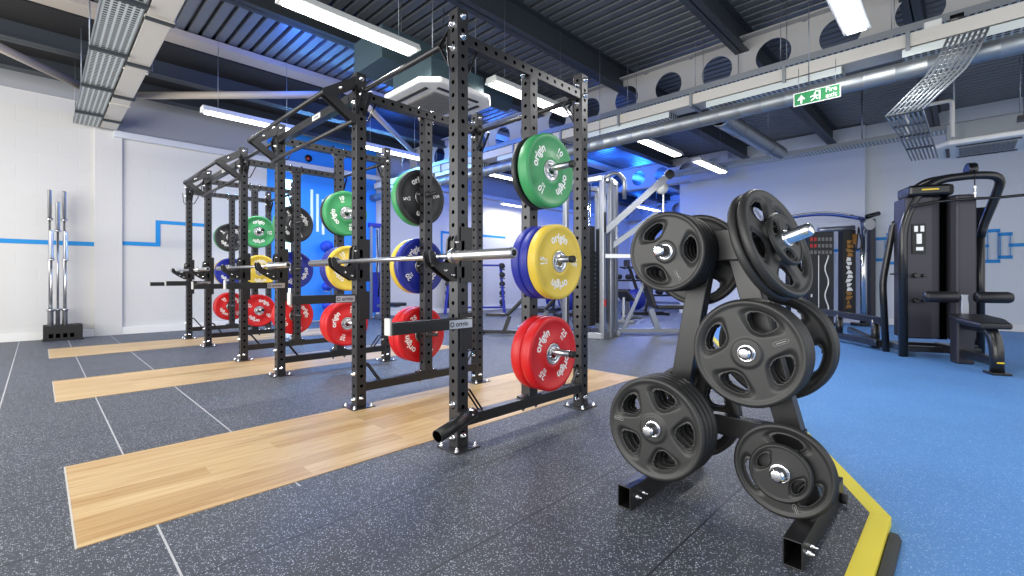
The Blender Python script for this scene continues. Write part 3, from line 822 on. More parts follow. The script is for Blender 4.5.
for k, (nm, Y) in enumerate(racks):
    g = 'colour coded bumper plates on the %s rack' % nm; s = spins[k]
    y = Y - .0375 - .011
    Zs = (1.572, 1.017, .462)   # plates hang on the horn, hub a little below its axis
    lead = 'near side of %s rack' % nm
    # top horn, near side
    bumper('black', SX, y, Zs[0], 10, 'thin black bumper plate behind the green one on the ' + lead, g)
    bumper('green', SX, y - .037 - .02, Zs[0], s[0], 'green 10 kg bumper plate facing out, top of the ' + lead, g)
    bumper('blue', SX, y, Zs[1], 70, 'inner blue bumper plate behind the outer blue one, ' + lead, g)
    bumper('yellow', SX, y - .132, Zs[1], s[1], 'yellow 15 kg bumper plate facing out, middle of the ' + lead, g)
    bumper('blue', SX, y - .066, Zs[1], 20, 'blue bumper plate directly behind the yellow one, ' + lead, g)
    bumper('red', SX, y, Zs[2], 15, 'back red bumper plate of the bottom pair, ' + lead, g)
    bumper('red', SX, y - .077, Zs[2], s[2], 'front red 25 kg bumper plate facing out, bottom of the ' + lead, g)
    # far side, faces towards the camera seen through the rack
    lead = 'far side of %s rack' % nm
    y = Y + 1.12 + .0375 + .011
    bumper('black', SX, y + .036, Zs[0], s[3], 'black 5 kg bumper plate at the top of the ' + lead, g)
    bumper('green', SX, y + .037 + .077, Zs[0], 0, 'green bumper plate peeping from behind the black one, ' + lead, g)
    bumper('blue', SX, y + .066, Zs[1], s[4] - 40, 'blue 20 kg bumper plate at middle height on the ' + lead, g)
    bumper('yellow', SX, y + .066 + .067, Zs[1], 0, 'yellow bumper plate peeping from behind the blue one, ' + lead, g)
    bumper('red', SX, y + .076, Zs[2], s[5] + 30, 'red 25 kg bumper plate at the bottom of the ' + lead, g)
    bumper('red', SX, y + .153, Zs[2], 0, 'second red bumper plate behind the bottom one, ' + lead, g)

# ------------------------------------------------------------------ vertical barbell holder by the left wall
o = thing('barbell_holder', 'low black vertical barbell holder box by the left wall', 'barbell holder', (.26, 9.62, 0))
b = MB(); b.box((0, -.13, .12), (.42, .012, .21), 'black'); b.box((0, .13, .12), (.42, .012, .21), 'black')
for s in (-1, 1): b.box((s * .205, 0, .12), (.012, .26, .21), 'black')
b.box((0, 0, .21), (.41, .26, .012), 'black')
b.build('box_frame', o, .003)
b = MB()
for k in range(4): b.box((-.13 + k * .075, -.138, .075), (.045, .004, .06), 'hole')
b.build('cut_out', o)
b = MB(); b.box((0, 0, .008), (.44, .3, .016), 'rubber_dark'); b.build('base_plate', o, .003)
vb = [(-.12, .06, 'left tall barbell standing at the back of the holder', 2.2, ''), (-.035, .03, 'middle barbell a little shorter than the two tall ones in the holder', 2.03, ''), (.035, .06, 'right tall barbell standing at the back of the holder', 2.2, ''), (-.105, -.04, 'short barbell in front of the left tall one in the holder', 1.6, ''), (.045, -.04, 'short barbell in front of the right tall one in the holder', 1.6, '')]
for x, y, lab, L, _ in vb:
    barbell((.24 + x, 9.6 + y, .02 + L / 2), (PI / 2, 0, 0), lab, L, group='barbells standing in the holder')

# ------------------------------------------------------------------ rubber grip plates
def grip_plate(R, T, nh, label, loc, rot, group, a0=0., badge=None):
    """front face at +Z local, back at -T"""
    o = thing('grip_plate', label, 'weight plate', loc, rot, group)
    bm = bmesh.new(); na = 180; nr = 40
    rin = .028; rc = R * .61; hr = R * .20; hw = R * .325 if nh > 3 else R * .37
    if nh == 5: hw = R * .275
    rads = [rin + (R - rin) * (k / nr) for k in range(nr + 1)]
    def sdf(r, a):
        best = 9
        for h in range(nh):
            c = a0 + 2 * PI * h / nh; da = (a - c + PI) % (2 * PI) - PI
            wloc = hw * (.82 + .42 * (r - rc) / hr * .5)
            v = (abs((r - rc) / hr) ** 2.8 + abs(da * rc / wloc) ** 2.8) ** (1 / 2.8)
            best = min(best, v)
        return best
    def sm(t): t = max(0, min(1, t)); return t * t * (3 - 2 * t)
    F, B, keep = [], [], []
    for k, r in enumerate(rads):
        fr, br, kr = [], [], []
        for j in range(na):
            a = 2 * PI * j / na; s = sdf(r, a)
            q = sm((1.30 - s) / .42)                        # 0 outside pocket .. 1 at the hole
            rim = sm((r - R * .86) / (R * .08))            # raised rim
            hub = sm((.30 * R - r) / (R * .06))
            h = -.006 + .006 * max(rim, hub)
            edge = max(0, (r - (R - .014)) / .014)
            h -= .012 * (1 - math.sqrt(max(0, 1 - edge * edge)))
            d = q * (T * .40)
            fr.append(bm.verts.new((r * math.cos(a), r * math.sin(a), h - d)))
            br.append(bm.verts.new((r * math.cos(a), r * math.sin(a), -T - h + d)))
            kr.append(s)
        F.append(fr); B.append(br); keep.append(kr)
    def on(k, j): return (keep[k][j] + keep[k + 1][j] + keep[k][(j + 1) % na] + keep[k + 1][(j + 1) % na]) / 4 > .86
    for k in range(nr):
        for j in range(na):
            j2 = (j + 1) % na
            if on(k, j):
                f1 = bm.faces.new((F[k][j], F[k + 1][j], F[k + 1][j2], F[k][j2])); f2 = bm.faces.new((B[k][j], B[k][j2], B[k + 1][j2], B[k + 1][j])); f1.smooth = f2.smooth = True
    for f_ in list(bm.edges):
        pass
    # close outer rim, bore and the grip openings
    idx = {}
    for k in range(nr + 1):
        for j in range(na): idx[F[k][j]] = B[k][j]
    for e_ in [e_ for e_ in bm.edges if len(e_.link_faces) == 1 and e_.verts[0] in idx and e_.verts[1] in idx]:
        v0, v1 = e_.verts
        q = bm.faces.new((v0, v1, idx[v1], idx[v0])); q.smooth = True
    loose = [v for v in bm.verts if not v.link_faces]
    bmesh.ops.delete(bm, geom=loose, context='VERTS')
    bmesh.ops.recalc_face_normals(bm, faces=bm.faces)
    me = bpy.data.meshes.new('urethane_body'); bm.to_mesh(me); bm.free(); me.materials.append(M['rubber'])
    b_ = bpy.data.objects.new('urethane_body', me); C.objects.link(b_); b_.parent = o
    b = MB(); b.lathe((0, 0, 0), (0, 0, 1), [(-T, .0255), (-T, .03), (.0005, .033), (.0015, .03), (.0005, .0255), (-T, .0255)], 'chrome', 32); b.build('steel_bush', o)
    if badge is not None:
        # rounded outline badge: straight slot frame lying radially
        b = MB(); L = R * .20; w = R * .035; t_ = .0012
        out = arc((L / 2, 0, 0), (0, -1, 0), (1, 0, 0), w, 0, PI, 8) + arc((-L / 2, 0, 0), (0, 1, 0), (-1, 0, 0), w, 0, PI, 8)
        out = out + [out[0]]
        b.tube(out, t_, 'badge', 6)
        b.box((0, 0, 0), (L * .9, w * .5, .0008), 'badge')
        ang, rad, tilt = badge
        b.build('outlined_badge', o, M4=Matrix.Translation((rad * R * math.cos(ang), rad * R * math.sin(ang), -.0055)) @ Matrix.Rotation(ang + tilt, 4, 'Z'))
    # ridges around the tread
    b = MB()
    for z in (-T * .35, -T * .65): b.lathe((0, 0, z), (0, 0, 1), [(-.0015, R - .001), (0, R + .0006), (.0015, R - .001)], 'rubber', 72)
    b.build('tread_ridge', o)
    return o

# tree frame
TG = 'black grip plates on the plate tree'
o = thing('plate_tree', 'black A-frame plate tree with two box section feet', 'plate rack', (1.98, .68, 0))
def T(x, y, z): return (x - 1.98, y - .68, z)
for yy, x0, x1, lab in ((.966, 1.625, 2.33, 'l'), (.387, 1.66, 2.33, 'r')):
    b = MB(); w, h, t_ = .056, .088, .004; xc, L = (x0 + x1) / 2, x1 - x0
    for dz in (-h / 2 + t_ / 2, h / 2 - t_ / 2): b.box(T(xc, yy, .05 + dz), (L, w, t_), 'black')
    for dy in (-w / 2 + t_ / 2, w / 2 - t_ / 2): b.box(T(xc, yy + dy, .05), (L, t_, h - 2 * t_), 'black')
    q = b.build('foot', o, .001)
    b = MB(); bolt(b, T(x0 + .05, yy - .028, .045), (0, -1, 0), .008); bolt(b, T(x0 + .1, yy - .028, .045), (0, -1, 0), .006)
    b.cyl(T(x1 - .06, yy - .05, .03), T(x1 - .06, yy - .03, .03), .02, 'rubber_dark', 16); b.build('fixing', q)
    b = MB(); b.box(T(xc, yy, .003), (L - .02, .05, .006), 'rubber_dark'); b.build('floor_pad', q)
legL = [(1.99, .955, .09), (1.99, .775, 1.12)]; legR = [(1.99, .40, .09), (1.99, .675, 1.12)]
for a_, b_ in (legL, legR):
    b = MB(); b.beam(T(*a_), T(*b_), .06, .085, 'black', up=(0, 1, 0)); b.build('leg', o, .004)
b = MB(); b.box(T(1.99, .67, .315), (.05, .50, .08), 'black'); b.build('crossbar', o, .003)
b = MB(); b.box(T(1.99, .755, 1.055), (.09, .33, .13), 'black'); b.build('top_beam', o, .006)
def horn(p, dirv, L, name='horn'):
    p = Vector(T(*p)); d_ = Vector(dirv).normalized()
    b = MB(); b.lathe(p, d_, [(0, .04), (.012, .04), (.012, .0245), (L - .012, .0245), (L - .003, .021), (L, .014), (L, 0)], 'chrome', 28)
    b.build(name, o)
LLc, MIDc, ULc, LRc = (1.71, .888, .318), (1.855, .585, .637), (1.80, .88, 1.028), (1.82, .457, .243)
for c, xt in ((LLc, 1.66), (MIDc, 1.825), (ULc, 1.735), (LRc, 1.75)):
    horn((1.97, c[1], c[2] + .002), (-1, 0, 0), 1.97 - xt)
for c, xt in (((0, .888, .318), 2.2), ((0, .57, .637), 2.3), ((0, .86, 1.0), 2.25)):
    horn((2.01, c[1], c[2] + .002), (1, 0, 0), xt - 2.01)
dUR = Vector((math.cos(D(259)) * math.cos(D(19)), math.sin(D(259)) * math.cos(D(19)), math.sin(D(19))))
URc = Vector((1.965, .515, 1.055)); baseUR = URc - dUR * .13
horn(tuple(baseUR), dUR, .265)
# orientation: local +Z -> -X
def face(n, spin=0):
    n = Vector(n).normalized(); q = n.to_track_quat('Z', 'Y')
    return (q.to_matrix().to_4x4() @ Matrix.Rotation(D(spin), 4, 'Z')).to_euler()
def spin_for(n): return face(n, 0)
nx = (-1, 0, 0)
E0 = face(nx)
# angle offset so that hole angles can be given as seen in the picture (0 = right, 90 = up)
mx = E0.to_matrix()
def seen(a):   # local angle for a direction seen from the front (right, up)
    right, up = Vector((0, -1, 0)), Vector((0, 0, 1)); v = right * math.cos(D(a)) + up * math.sin(D(a))
    l = mx.transposed() @ v; return math.atan2(l.y, l.x)
def stack(c, R, T_, n, nh, labs, ang, badge, back=None):
    p0 = None
    for k in range(n):
        loc = (c[0] + k * (T_ + .002), c[1], c[2])
        if k == 0:
            p0 = grip_plate(R, T_, nh, labs[0], loc, E0, TG, seen(ang), badge)
        else:
            r = E0.copy(); r.rotate_axis('Z', D(1.5 * k)); dup(p0, loc, r, labs[k], TG)
    return p0
pLL = stack(LLc, .204, .034, 4, 5, ['five-hole black plate at the lower left front of the plate tree', 'second black plate from the front on the lower left horn', 'third black plate from the front on the lower left horn', 'fourth black plate on the lower left horn, closest to the frame'], 72, (seen(176), .80, 0))
pM = stack(MIDc, .203, .034, 3, 4, ['large four-hole black plate at the centre of the plate tree', 'second black plate behind the central four-hole plate', 'third black plate behind the central four-hole plate'], 68, (seen(24), .62, 0.0))
pU = stack(ULc, .165, .032, 4, 3, ['three-hole black plate at the upper left of the plate tree', 'second black plate behind the upper left three-hole plate', 'third black plate behind the upper left three-hole plate', 'fourth black plate on the upper left horn, by the frame'], 4, (seen(-62), .66, 0))
pR = stack(LRc, .163, .028, 1, 3, ['three-hole black plate at the lower right, above the right foot'], 82, (seen(-72), .82, 0))
small = grip_plate(.1, .022, 2, 'small black plate on the front of the lower right horn', (LRc[0] - .03, LRc[1], LRc[2]), E0, TG, seen(150), None)
# back of the tree
Eb = face((1, 0, 0))
pB = grip_plate(.222, .036, 4, 'big black plate on the rear side behind the central stack', (2.17, .57, .637), Eb, TG, .3, None)
dup(pB, (2.21, .57, .637), Eb, 'outer black plate on the rear side behind the central stack', TG)
for k, lab in enumerate(['black plate on the rear lower left horn of the tree', 'outer black plate on the rear lower left horn']): dup(pLL, (2.1 + .036 * k, .888, .318), Eb, lab, TG)
dup(pM, (2.09, .86, 1.0), Eb, 'larger black plate on the rear horn behind the upper left stack', TG)
# upper right pair, tilted
Eu = face(dUR, 20)
big = grip_plate(.222, .034, 5, 'outer large black plate turned to the right at the top of the tree', tuple(URc + dUR * .02), Eu, TG, .4, (1.9, .62, 0))
dup(big, tuple(URc - dUR * .02), face(dUR, 50), 'inner large black plate turned to the right at the top of the tree', TG)
sm_ = grip_plate(.105, .024, 3, 'small black plate outside the tilted pair at the top of the tree', tuple(URc + dUR * .048), Eu, TG, 0, None)

# ------------------------------------------------------------------ pulldown machine on the blue floor
BF = -.03
ang = math.atan2(.39, .92)
o = thing('pulldown_machine', 'dark lat pulldown machine with roller pads on the blue floor', 'exercise machine', (6.59, -.24, BF), (0, 0, ang))
tb = 'machineblack'
# shroud tower (two facetted columns with a dark slot between)
def hull(b, pts, z0, z1, m):
    b.prism([(p[0], p[1], z0) for p in pts], (0, 0, z1 - z0), m)
b = MB(); hull(b, [(.98, .40), (1.0, .14), (1.05, .04), (1.3, .04), (1.36, .18), (1.34, .40)], .22, 1.93, 'anthracite'); b.build('left_shroud', o, .02)
b = MB(); hull(b, [(1.05, -.04), (.98, -.10), (1.0, -.28), (1.3, -.28), (1.34, -.12), (1.3, -.04)], .22, 1.93, 'anthracite'); b.build('right_shroud', o, .02)
b = MB(); b.box((1.2, 0, 1.06), (.2, .09, 1.7), 'hole'); b.build('weight_slot', o)
b = MB(); hull(b, [(.93, .38), (.93, .0), (.98, -.06), (1.3, -.12), (1.36, .1), (1.3, .38)], 1.93, 2.06, 'blackgloss'); b.build('top_cowl', o, .03)
b = MB(); b.box((.927, .18, 2.0), (.004, .16, .018), 'yellowtag'); b.build('name_tag', o)
q = MB(); q.box((.975, .27, 1.42), (.01, .13, .36), 'ink')
q.build('instruction_placard', o, .002)
q = MB()
for dy, dz, sy, sz in ((.03, .12, .035, .07), (-.03, .12, .035, .07), (0, .0, .05, .12), (-.005, -.12, .07, .04)): q.box((.969, .27 + dy, 1.42 + dz), (.003, sy, sz), 'letter')
q.build('placard_pictures', o)
q = MB()
for z in (.98, .68): q.cyl((.99, .30, z), (.93, .30, z), .03, 'blackgloss', 16); q.cyl((.99, .22, z), (.95, .22, z), .02, 'blackgloss', 16)
q.build('bottle_holder', o, .004)
# frame tubes
q = MB(); q.tube(round_path([(.98, .42, 0), (1.0, .42, 1.55), (1.02, .30, 1.92), (1.0, .10, 2.12), (1.0, -.28, 2.15), (1.03, -.52, 2.12), (1.15, -.51, 1.9), (1.27, -.46, 1.6), (1.30, -.44, 1.45)], .14, 5), .047, tb, 16); q.build('front_hoop', o)
q = MB(); q.tube(round_path([(1.40, .28, 0), (1.40, .28, 1.5), (1.32, .28, 1.95), (1.24, .15, 2.14), (1.1, -.1, 2.16)], .15, 5), .04, tb, 14); q.build('rear_hoop', o)
q = MB(); q.cyl((1.31, -.44, 0), (1.31, -.44, 1.8), .047, tb, 18); q.build('right_post', o)
q = MB(); q.tube(round_path([(1.36, .47, 0), (1.38, .50, .9), (1.34, .40, 1.64), (1.30, .34, 1.68)], .12, 4), .04, tb, 14); q.build('side_post', o)
q = MB(); q.box((1.06, -.24, 2.19), (.16, .07, .13), 'blackgloss'); q.cyl((1.04, -.28, 2.22), (1.04, -.20, 2.22), .08, 'blackgloss', 24); q.build('pulley_cover', o, .01)
q = MB(); q.cyl((.96, -.24, 2.2), (.96, -.24, 1.86), .006, 'ink', 8)
for k in range(5): q.box((.96, -.24, 1.86 + k * .035), (.012, .022, .03), 'chrome', Matrix.Rotation(k * PI / 2, 3, 'Z'))
q.build('cable_chain', o)
# seat, roller pads
q = MB(); q.tube(round_path([(.02, 0, 0), (.03, 0, .27), (.12, 0, .44), (.62, .0, .44)], .17, 6), .055, tb, 16); q.build('front_leg', o)
q = MB(); q.box((.02, 0, .012), (.17, .15, .024), tb); q.build('foot', o, .004)
q = MB(); q.box((-.036, 0, .12), (.004, .055, .014), 'yellowtag'); q.build('foot_tag', o)
q = MB(); q.beam((.06, 0, .12), (1.2, 0, .12), .09, .09, tb); q.build('base_rail', o, .012)
q = MB(); q.box((.66, 0, .27), (.16, .16, .54), 'anthracite'); q.build('seat_post', o, .02)
q = MB(); q.prism([(.02, -.12, .44), (.02, .12, .44), (.3, .2, .47), (.56, .16, .50), (.60, 0, .50), (.56, -.16, .50), (.3, -.2, .47)], (0, 0, .06), 'upholstery'); q.build('seat', o, .02)
q = MB(); q.box((.62, .0, .62), (.05, .07, .3), 'silver'); q.build('roller_bracket', o, .01)
for s in (-1, 1):
    q = MB(); q.lathe((.56, s * .07, .74), (0, s, 0), [(0, 0), (0, .05), (.02, .062), (.27, .062), (.30, .05), (.31, 0)], 'upholstery', 20); q.build('roller_pad', o)
# base rails
q = MB(); q.beam((.98, .42, .1), (1.36, .42, .1), .08, .08, tb); q.beam((1.36, .42, .1), (1.31, -.47, .1), .08, .08, tb); q.beam((.98, .42, .1), (.98, -.3, .1), .07, .07, tb); q.build('base_frame', o, .008)
q = MB(); q.beam((1.0, .42, 1.0), (1.36, .42, 1.0), .02, .02, 'ink'); q.beam((1.31, -.47, 1.0), (1.31, -.3, 1.0), .02, .02, 'ink'); q.build('spacer', o)
# the pulldown bar hangs from the cable: its own thing
o = thing('pulldown_bar', 'long curved black pulldown bar hanging across the pulldown machine', 'exercise bar', (6.59, -.24, BF), (0, 0, ang))
q = MB(); pts = []
for k in range(21):
    s = -1 + 2 * k / 20; pts.append((.9 - .25 * s * s * .4, -.42 - s * .82, 1.86 - .07 * (abs(s) ** 3) * (1 if s < 0 else .3) + (.05 * s if s > 0 else 0)))
q.tube(pts, .016, 'blackgloss', 12); q.build('curved_bar', o)
q = MB()
for e_ in (0, -1):
    a_, b_ = Vector(pts[e_]), Vector(pts[3 if e_ == 0 else -4]); q.cyl(a_, a_.lerp(b_, .9), .021, 'rubber_dark', 14)
q.build('grip', o)

# low rail machine behind it
o = thing('rowing_frame', 'low black machine frame with long rail left of the pulldown machine', 'exercise machine', (8.2, 1.05, BF))
q = MB(); q.beam((-.35, -.28, .38), (1.2, .72, .38), .08, .09, tb); q.build('long_rail', o, .01)
q = MB(); q.beam((-.5, -.25, .09), (1.2, .3, .09), .09, .09, tb); q.beam((-.5, -.25, .09), (.9, .9, .09), .08, .08, tb); q.build('base_rail', o, .01)
for p in ((.62, .36), (-.2, -.18)):
    q = MB(); q.cyl((p[0], p[1], 0), (p[0], p[1], .38), .05, tb, 16); q.build('leg', o)

# ------------------------------------------------------------------ functional trainer by the right wall
ang2 = math.atan2(-.72, .69)     # along the wall, stepping towards the camera
o = thing('functional_trainer', 'dual pulley trainer with blue chrome arched top bar by the right wall', 'exercise machine', (10.9, 2.0, BF), (0, 0, 0))
# placard panel facing the camera
R45 = Matrix.Rotation(D(44), 3, 'Z')
def FT(u, v, z): # u to the right as seen, v away
    rgt, fwd = Vector((.6995, -.7155, 0)), Vector((.7146, .698, 0)); p = rgt * u + fwd * v; return (p.x, p.y, z)
Rv = Matrix.Rotation(D(44.33 - 90), 3, 'Z')
q = MB(); q.box(FT(-.05, .1, .96), (.52, .2, 1.82), 'screen', Rv); q.build('weight_shroud', o, .01)
q = MB()
for r_ in range(3):
    for c_ in range(6): q.box(FT(-.05 - .19 + c_ * .076, -.004, 1.72 - r_ * .13), (.05, .004, .07), ('tagred' if (c_ < 2 and r_ < 2) else 'badge'), Rv)
q.build('exercise_chart', o)
q = MB(); i = q.mi('letter')
q.tube([FT(-.10, -.006, .2 + k * .1) for k in range(13)], .008, 'letter', 6)
q.tube([FT(.06 + .035 * math.sin(k * .7), -.006, .2 + k * .06) for k in range(21)], .012, 'letter', 6)
q.build('white_stripe_graphic', o)
q = MB()
for z in (.5, 1.05): q.box(FT(-.24, -.004, z + .1), (.03, .004, .06), 'letter', Rv)
q.build('weight_marker', o)
q = MB(); q.box(FT(.50, .05, 1.05), (.26, .14, 1.7), 'ink', Rv); q.build('right_weight_stack', o, .008)
q = MB()
random.seed(3)
for k in range(16):  # irregular white and gold patches painted as mirror-like reflections
    z = .35 + k * .085
    q.prism([FT(.42 + random.uniform(-.02, .05), -.022, z), FT(.56 + random.uniform(-.06, .02), -.022, z + .01), FT(.55 + random.uniform(-.06, .02), -.022, z + .07), FT(.43 + random.uniform(-.02, .05), -.022, z + .075)], FT(0, -.004, 0), 'letter' if 3 < k < 12 else 'bronze')
q.box(FT(.6, -.03, 1.72), (.1, .02, .2), 'bronze', Rv)
q.build('painted_reflections', o)
q = MB(); q.cyl(FT(.75, -.05, 0), FT(.75, -.05, 2.1), .055, 'chrome', 20); q.build('chrome_column', o)
q = MB(); q.box(FT(.95, .0, 1.06), (.1, .1, 2.12), 'anthracite', Rv); q.build('outer_column', o, .006)
q = MB(); q.box(FT(.86, 0, .03), (.45, .3, .06), tb, Rv); q.box(FT(-.05, .1, .03), (.6, .3, .06), tb, Rv); q.build('base', o, .01)
q = MB(); q.tube([FT(-.85 + k * .165, .0, 2.12 + .1 * math.sin(PI * k / 10)) for k in range(11)], .04, 'bluemetal', 14); q.tube([FT(-.7 + k * .14, -.045, 2.15 + .095 * math.sin(PI * (k + .6) / 11)) for k in range(10)], .018, 'chrome', 10); q.build('arched_top_bar', o)
q = MB(); q.cyl(FT(-.7, .0, 0), FT(-.7, .0, 2.15), .05, tb, 16); q.build('left_column', o)
q = MB(); q.cyl(FT(-.1, 0, 1.9), FT(.6, 0, 1.95), .05, 'silver', 16); q.build('cross_tube', o)
q = MB(); q.cyl(FT(.80, -.08, 2.0), FT(.80, -.16, 2.0), .11, 'silver', 20); q.cyl(FT(.78, -.1, 2.15), FT(1.02, -.1, 2.22), .045, 'blackgloss', 14); q.build('pulley_head', o)
q = MB(); q.tube(round_path([FT(.62, -.1, 1.95), FT(.70, -.1, 1.55), FT(.58, -.1, 1.5), FT(.62, -.1, 1.95)], .02, 2), .012, 'ink', 8); q.build('strap_handle', o)

# ------------------------------------------------------------------ silver cable station
o = thing('cable_station', 'silver multi column cable station with angled arms behind the nearest rack', 'exercise machine', (6.1, 3.95, 0))
def col(x, y, h, w=.08, m='silver'):
    q = MB(); q.box((x, y, h / 2), (w, w, h), m); return q.build('column', o, .012)
for x, y, h in ((-.38, .47, 2.38), (-.18, -.07, 2.45), (.04, -.06, 2.45), (.3, .02, 2.45), (-.12, .68, 2.38), (.42, .42, 2.42)): col(x, y, h)
for x, y in ((-.27, .3), (-.27, .12), (.2, .2)):
    q = MB(); q.box((x, y, .95), (.13, .13, 1.5), 'ink')
    for k in range(16): q.box((x, y, .25 + k * .07), (.15, .145, .055), 'rubber_dark')
    q.build('weight_stack', o)
for x, y in ((-.30, .3), (-.24, .3), (-.30, .12), (-.24, .12)):
    q = MB(); q.cyl((x, y, .1), (x, y, 2.35), .012, 'chrome', 10); q.build('guide_rod', o)
q = MB(); q.beam((-.38, .47, .05), (-.18, -.07, .05), .08, .1, 'silver'); q.beam((-.18, -.07, .05), (.3, .02, .05), .08, .1, 'silver'); q.beam((-.12, .68, .05), (.42, .42, .05), .08, .1, 'silver'); q.beam((-.38, .47, .05), (-.12, .68, .05), .08, .1, 'silver'); q.build('base_frame', o, .01)
q = MB(); q.beam((-.38, .47, 2.38), (-.18, -.07, 2.42), .08, .08, 'silver'); q.beam((-.18, -.07, 2.42), (.3, .02, 2.42), .08, .08, 'silver'); q.beam((-.12, .68, 2.36), (.42, .42, 2.4), .08, .08, 'silver'); q.build('top_frame', o, .01)
q = MB(); q.tube(round_path([(-.38, .52, 2.3), (-.45, .75, 2.45), (-.5, .95, 2.3), (-.5, .98, 2.0)], .15, 5), .035, 'silver', 12)
q.build('curved_grip', o); q = MB(); q.tube(round_path([(-.2, -.1, 2.4), (-.12, -.25, 2.5), (.02, -.32, 2.4), (.02, -.32, 2.1)], .12, 5), .03, 'silver', 12); q.build('curved_grip', o)
def WY_(X, Y, Z): return (X - 6.1, Y - 3.95, Z)
q = MB(); q.beam(WY_(6.0, 3.9, 1.62), WY_(6.65, 3.2, 2.47), .07, .1, 'silver'); q.lathe(WY_(6.66, 3.19, 2.48), (.7, .7, 0), [(-.04, 0), (-.04, .07), (.04, .07), (.04, 0)], 'ink', 20); q.build('upper_arm', o, .006)
q = MB(); q.beam(WY_(6.3, 4.0, 1.4), WY_(6.9, 3.5, 1.95), .06, .09, 'silver'); q.build('lower_arm', o, .006)
q = MB(); q.lathe(WY_(6.58, 3.27, 2.28), (.7, .7, 0), [(-.02, 0), (-.02, .095), (0, .075), (.02, .095), (.02, 0)], 'white', 24); q.build('pulley_wheel', o)
q = MB()
for k in range(7): q.box(WY_(6.6, 3.25, 2.16 - k * .055), (.02, .02, .05), 'chrome', Matrix.Rotation(k * PI / 2, 3, 'Z') )
q.build('chain', o)
q = MB(); q.beam((-.18, -.07, 1.25), (.3, -.45, 1.25), .05, .07, 'brushed'); q.build('side_bar', o, .006)
q = MB(); q.box((-.19, -.12, .55), (.04, .01, .1), 'tagred'); q.box((-.19, -.12, 1.75), (.04, .01, .3), 'ink'); q.build('warning_sticker', o)

def bench(loc, rz, label, incl=55, m='silver', s=1., pad='upholstery'):
    o = thing('weight_bench', label, 'weight bench', loc, (0, 0, rz), 'adjustable weight benches'); o.scale = (s, s, s)
    b = MB(); b.beam((-.6, 0, .06), (.6, 0, .06), .07, .08, m); b.beam((-.6, -.25, .04), (-.6, .25, .04), .07, .07, m); b.beam((.6, -.2, .04), (.6, .2, .04), .07, .07, m); b.build('base_frame', o, .008)
    b = MB(); b.beam((.1, 0, .08), (-.02, 0, .42), .07, .09, m); b.build('support_post', o, .006)
    b = MB(); b.box((.28, 0, .45), (.46, .28, .07), pad); b.build('seat_pad', o, .02)
    a = D(incl); p0 = Vector((.02, 0, .45)); p1 = p0 + Vector((-math.cos(a), 0, math.sin(a))) * .85
    b = MB(); b.beam(p0, p1, .28, .07, pad, up=(math.sin(a), 0, math.cos(a))); b.build('back_pad', o, .02)
    b = MB(); b.beam((-.45, 0, .1), tuple(p0.lerp(p1, .55) + Vector((0, 0, -.05))), .05, .05, m); b.build('back_strut', o, .004)
    return o
bench((5.35, 5.3, 0), D(125), 'incline bench with steep black back pad beyond the nearest rack', 45, 'machineblack', .72)
bench((6.35, 5.35, 0), D(130), 'second incline bench just right of the first, behind the yellow plate', 48, 'silver', .8)
bench((7.0, 3.65, 0), D(-45 + 0), 'silver framed bench with dark seat right of the cable station', 72, 'silver')
bench((8.9, 5.2, 0), D(20), 'far bench in front of the dumbbell rack at the back', 15, 'silver')

# ------------------------------------------------------------------ dumbbells
def dumbbell(loc, rz, label, group, r=.075, L=.30):
    o = thing('dumbbell', label, 'dumbbell', loc, (0, 0, rz), group)
    b = MB(); b.cyl((-L / 2 + .08, 0, 0), (L / 2 - .08, 0, 0), .016, 'brushed', 10); b.build('handle', o)
    for s in (-1, 1):
        b = MB(); b.lathe((s * (L / 2 - .09), 0, 0), (s, 0, 0), [(0, 0), (0, r * .9), (.01, r), (.08, r), (.09, r * .88), (.09, 0)], 'rubber_dark', 18); b.build('head', o)
    return o
base = None
o = thing('dumbbell_tower', 'blue upright dumbbell tower rack by the far part of the left wall', 'dumbbell rack', (8.0, 9.15, 0))
rg = Vector((.6995, -.7155, 0))
for s in (-1, 1):
    b = MB(); p = rg * (s * .76)
    b.beam((p.x - .2, p.y - .2, 0), (p.x * .85, p.y * .85, 1.3), .06, .05, 'p_blue'); b.beam((p.x + .2, p.y + .2, 0), (p.x * .85, p.y * .85, 1.3), .06, .05, 'p_blue'); b.build('side_frame', o, .006)
for z in (.15, 1.25):
    b = MB(); b.beam(tuple(rg * -.75 + Vector((0, 0, z))), tuple(rg * .75 + Vector((0, 0, z))), .05, .05, 'p_blue'); b.build('cross_rail', o, .006)
b = MB()
for s in (-1, 1):
    for k in range(5): b.box(tuple(rg * (s * .70) + Vector((0, 0, .2 + k * .235))), (.1, .1, .03), 'ink')
b.build('cradle', o)
for s, side in ((1, 'right'), (-1, 'left')):
    for k, nm in enumerate(['bottom', 'second from the bottom', 'middle', 'second from the top', 'top']):
        loc = Vector((8.0, 9.15, .295 + k * .235)) + rg * (s * .70) ; lab = 'black dumbbell on the %s side of the blue tower, %s' % (side, nm)
        if base is None: base = dumbbell(loc, D(44), lab, 'dumbbells on the blue tower')
        else: dup(base, loc, (0, 0, D(44)), lab, 'dumbbells on the blue tower')
o = thing('dumbbell_rack', 'long two tier dumbbell rack at the back of the hall', 'dumbbell rack', (12.2, 6.6, 0))
fw = Vector((.7146, .698, 0))
b = MB()
for z in (.42, .85): b.box((0, 0, z), (3.0, .36, .05), 'ink', Rv)
b.build('shelf', o, .006)
for s in (-1, 1):
    b = MB(); p = rg * (s * 1.45); b.box((p.x, p.y, .45), (.07, .36, .9), 'anthracite', Rv); b.build('end_frame', o, .006)
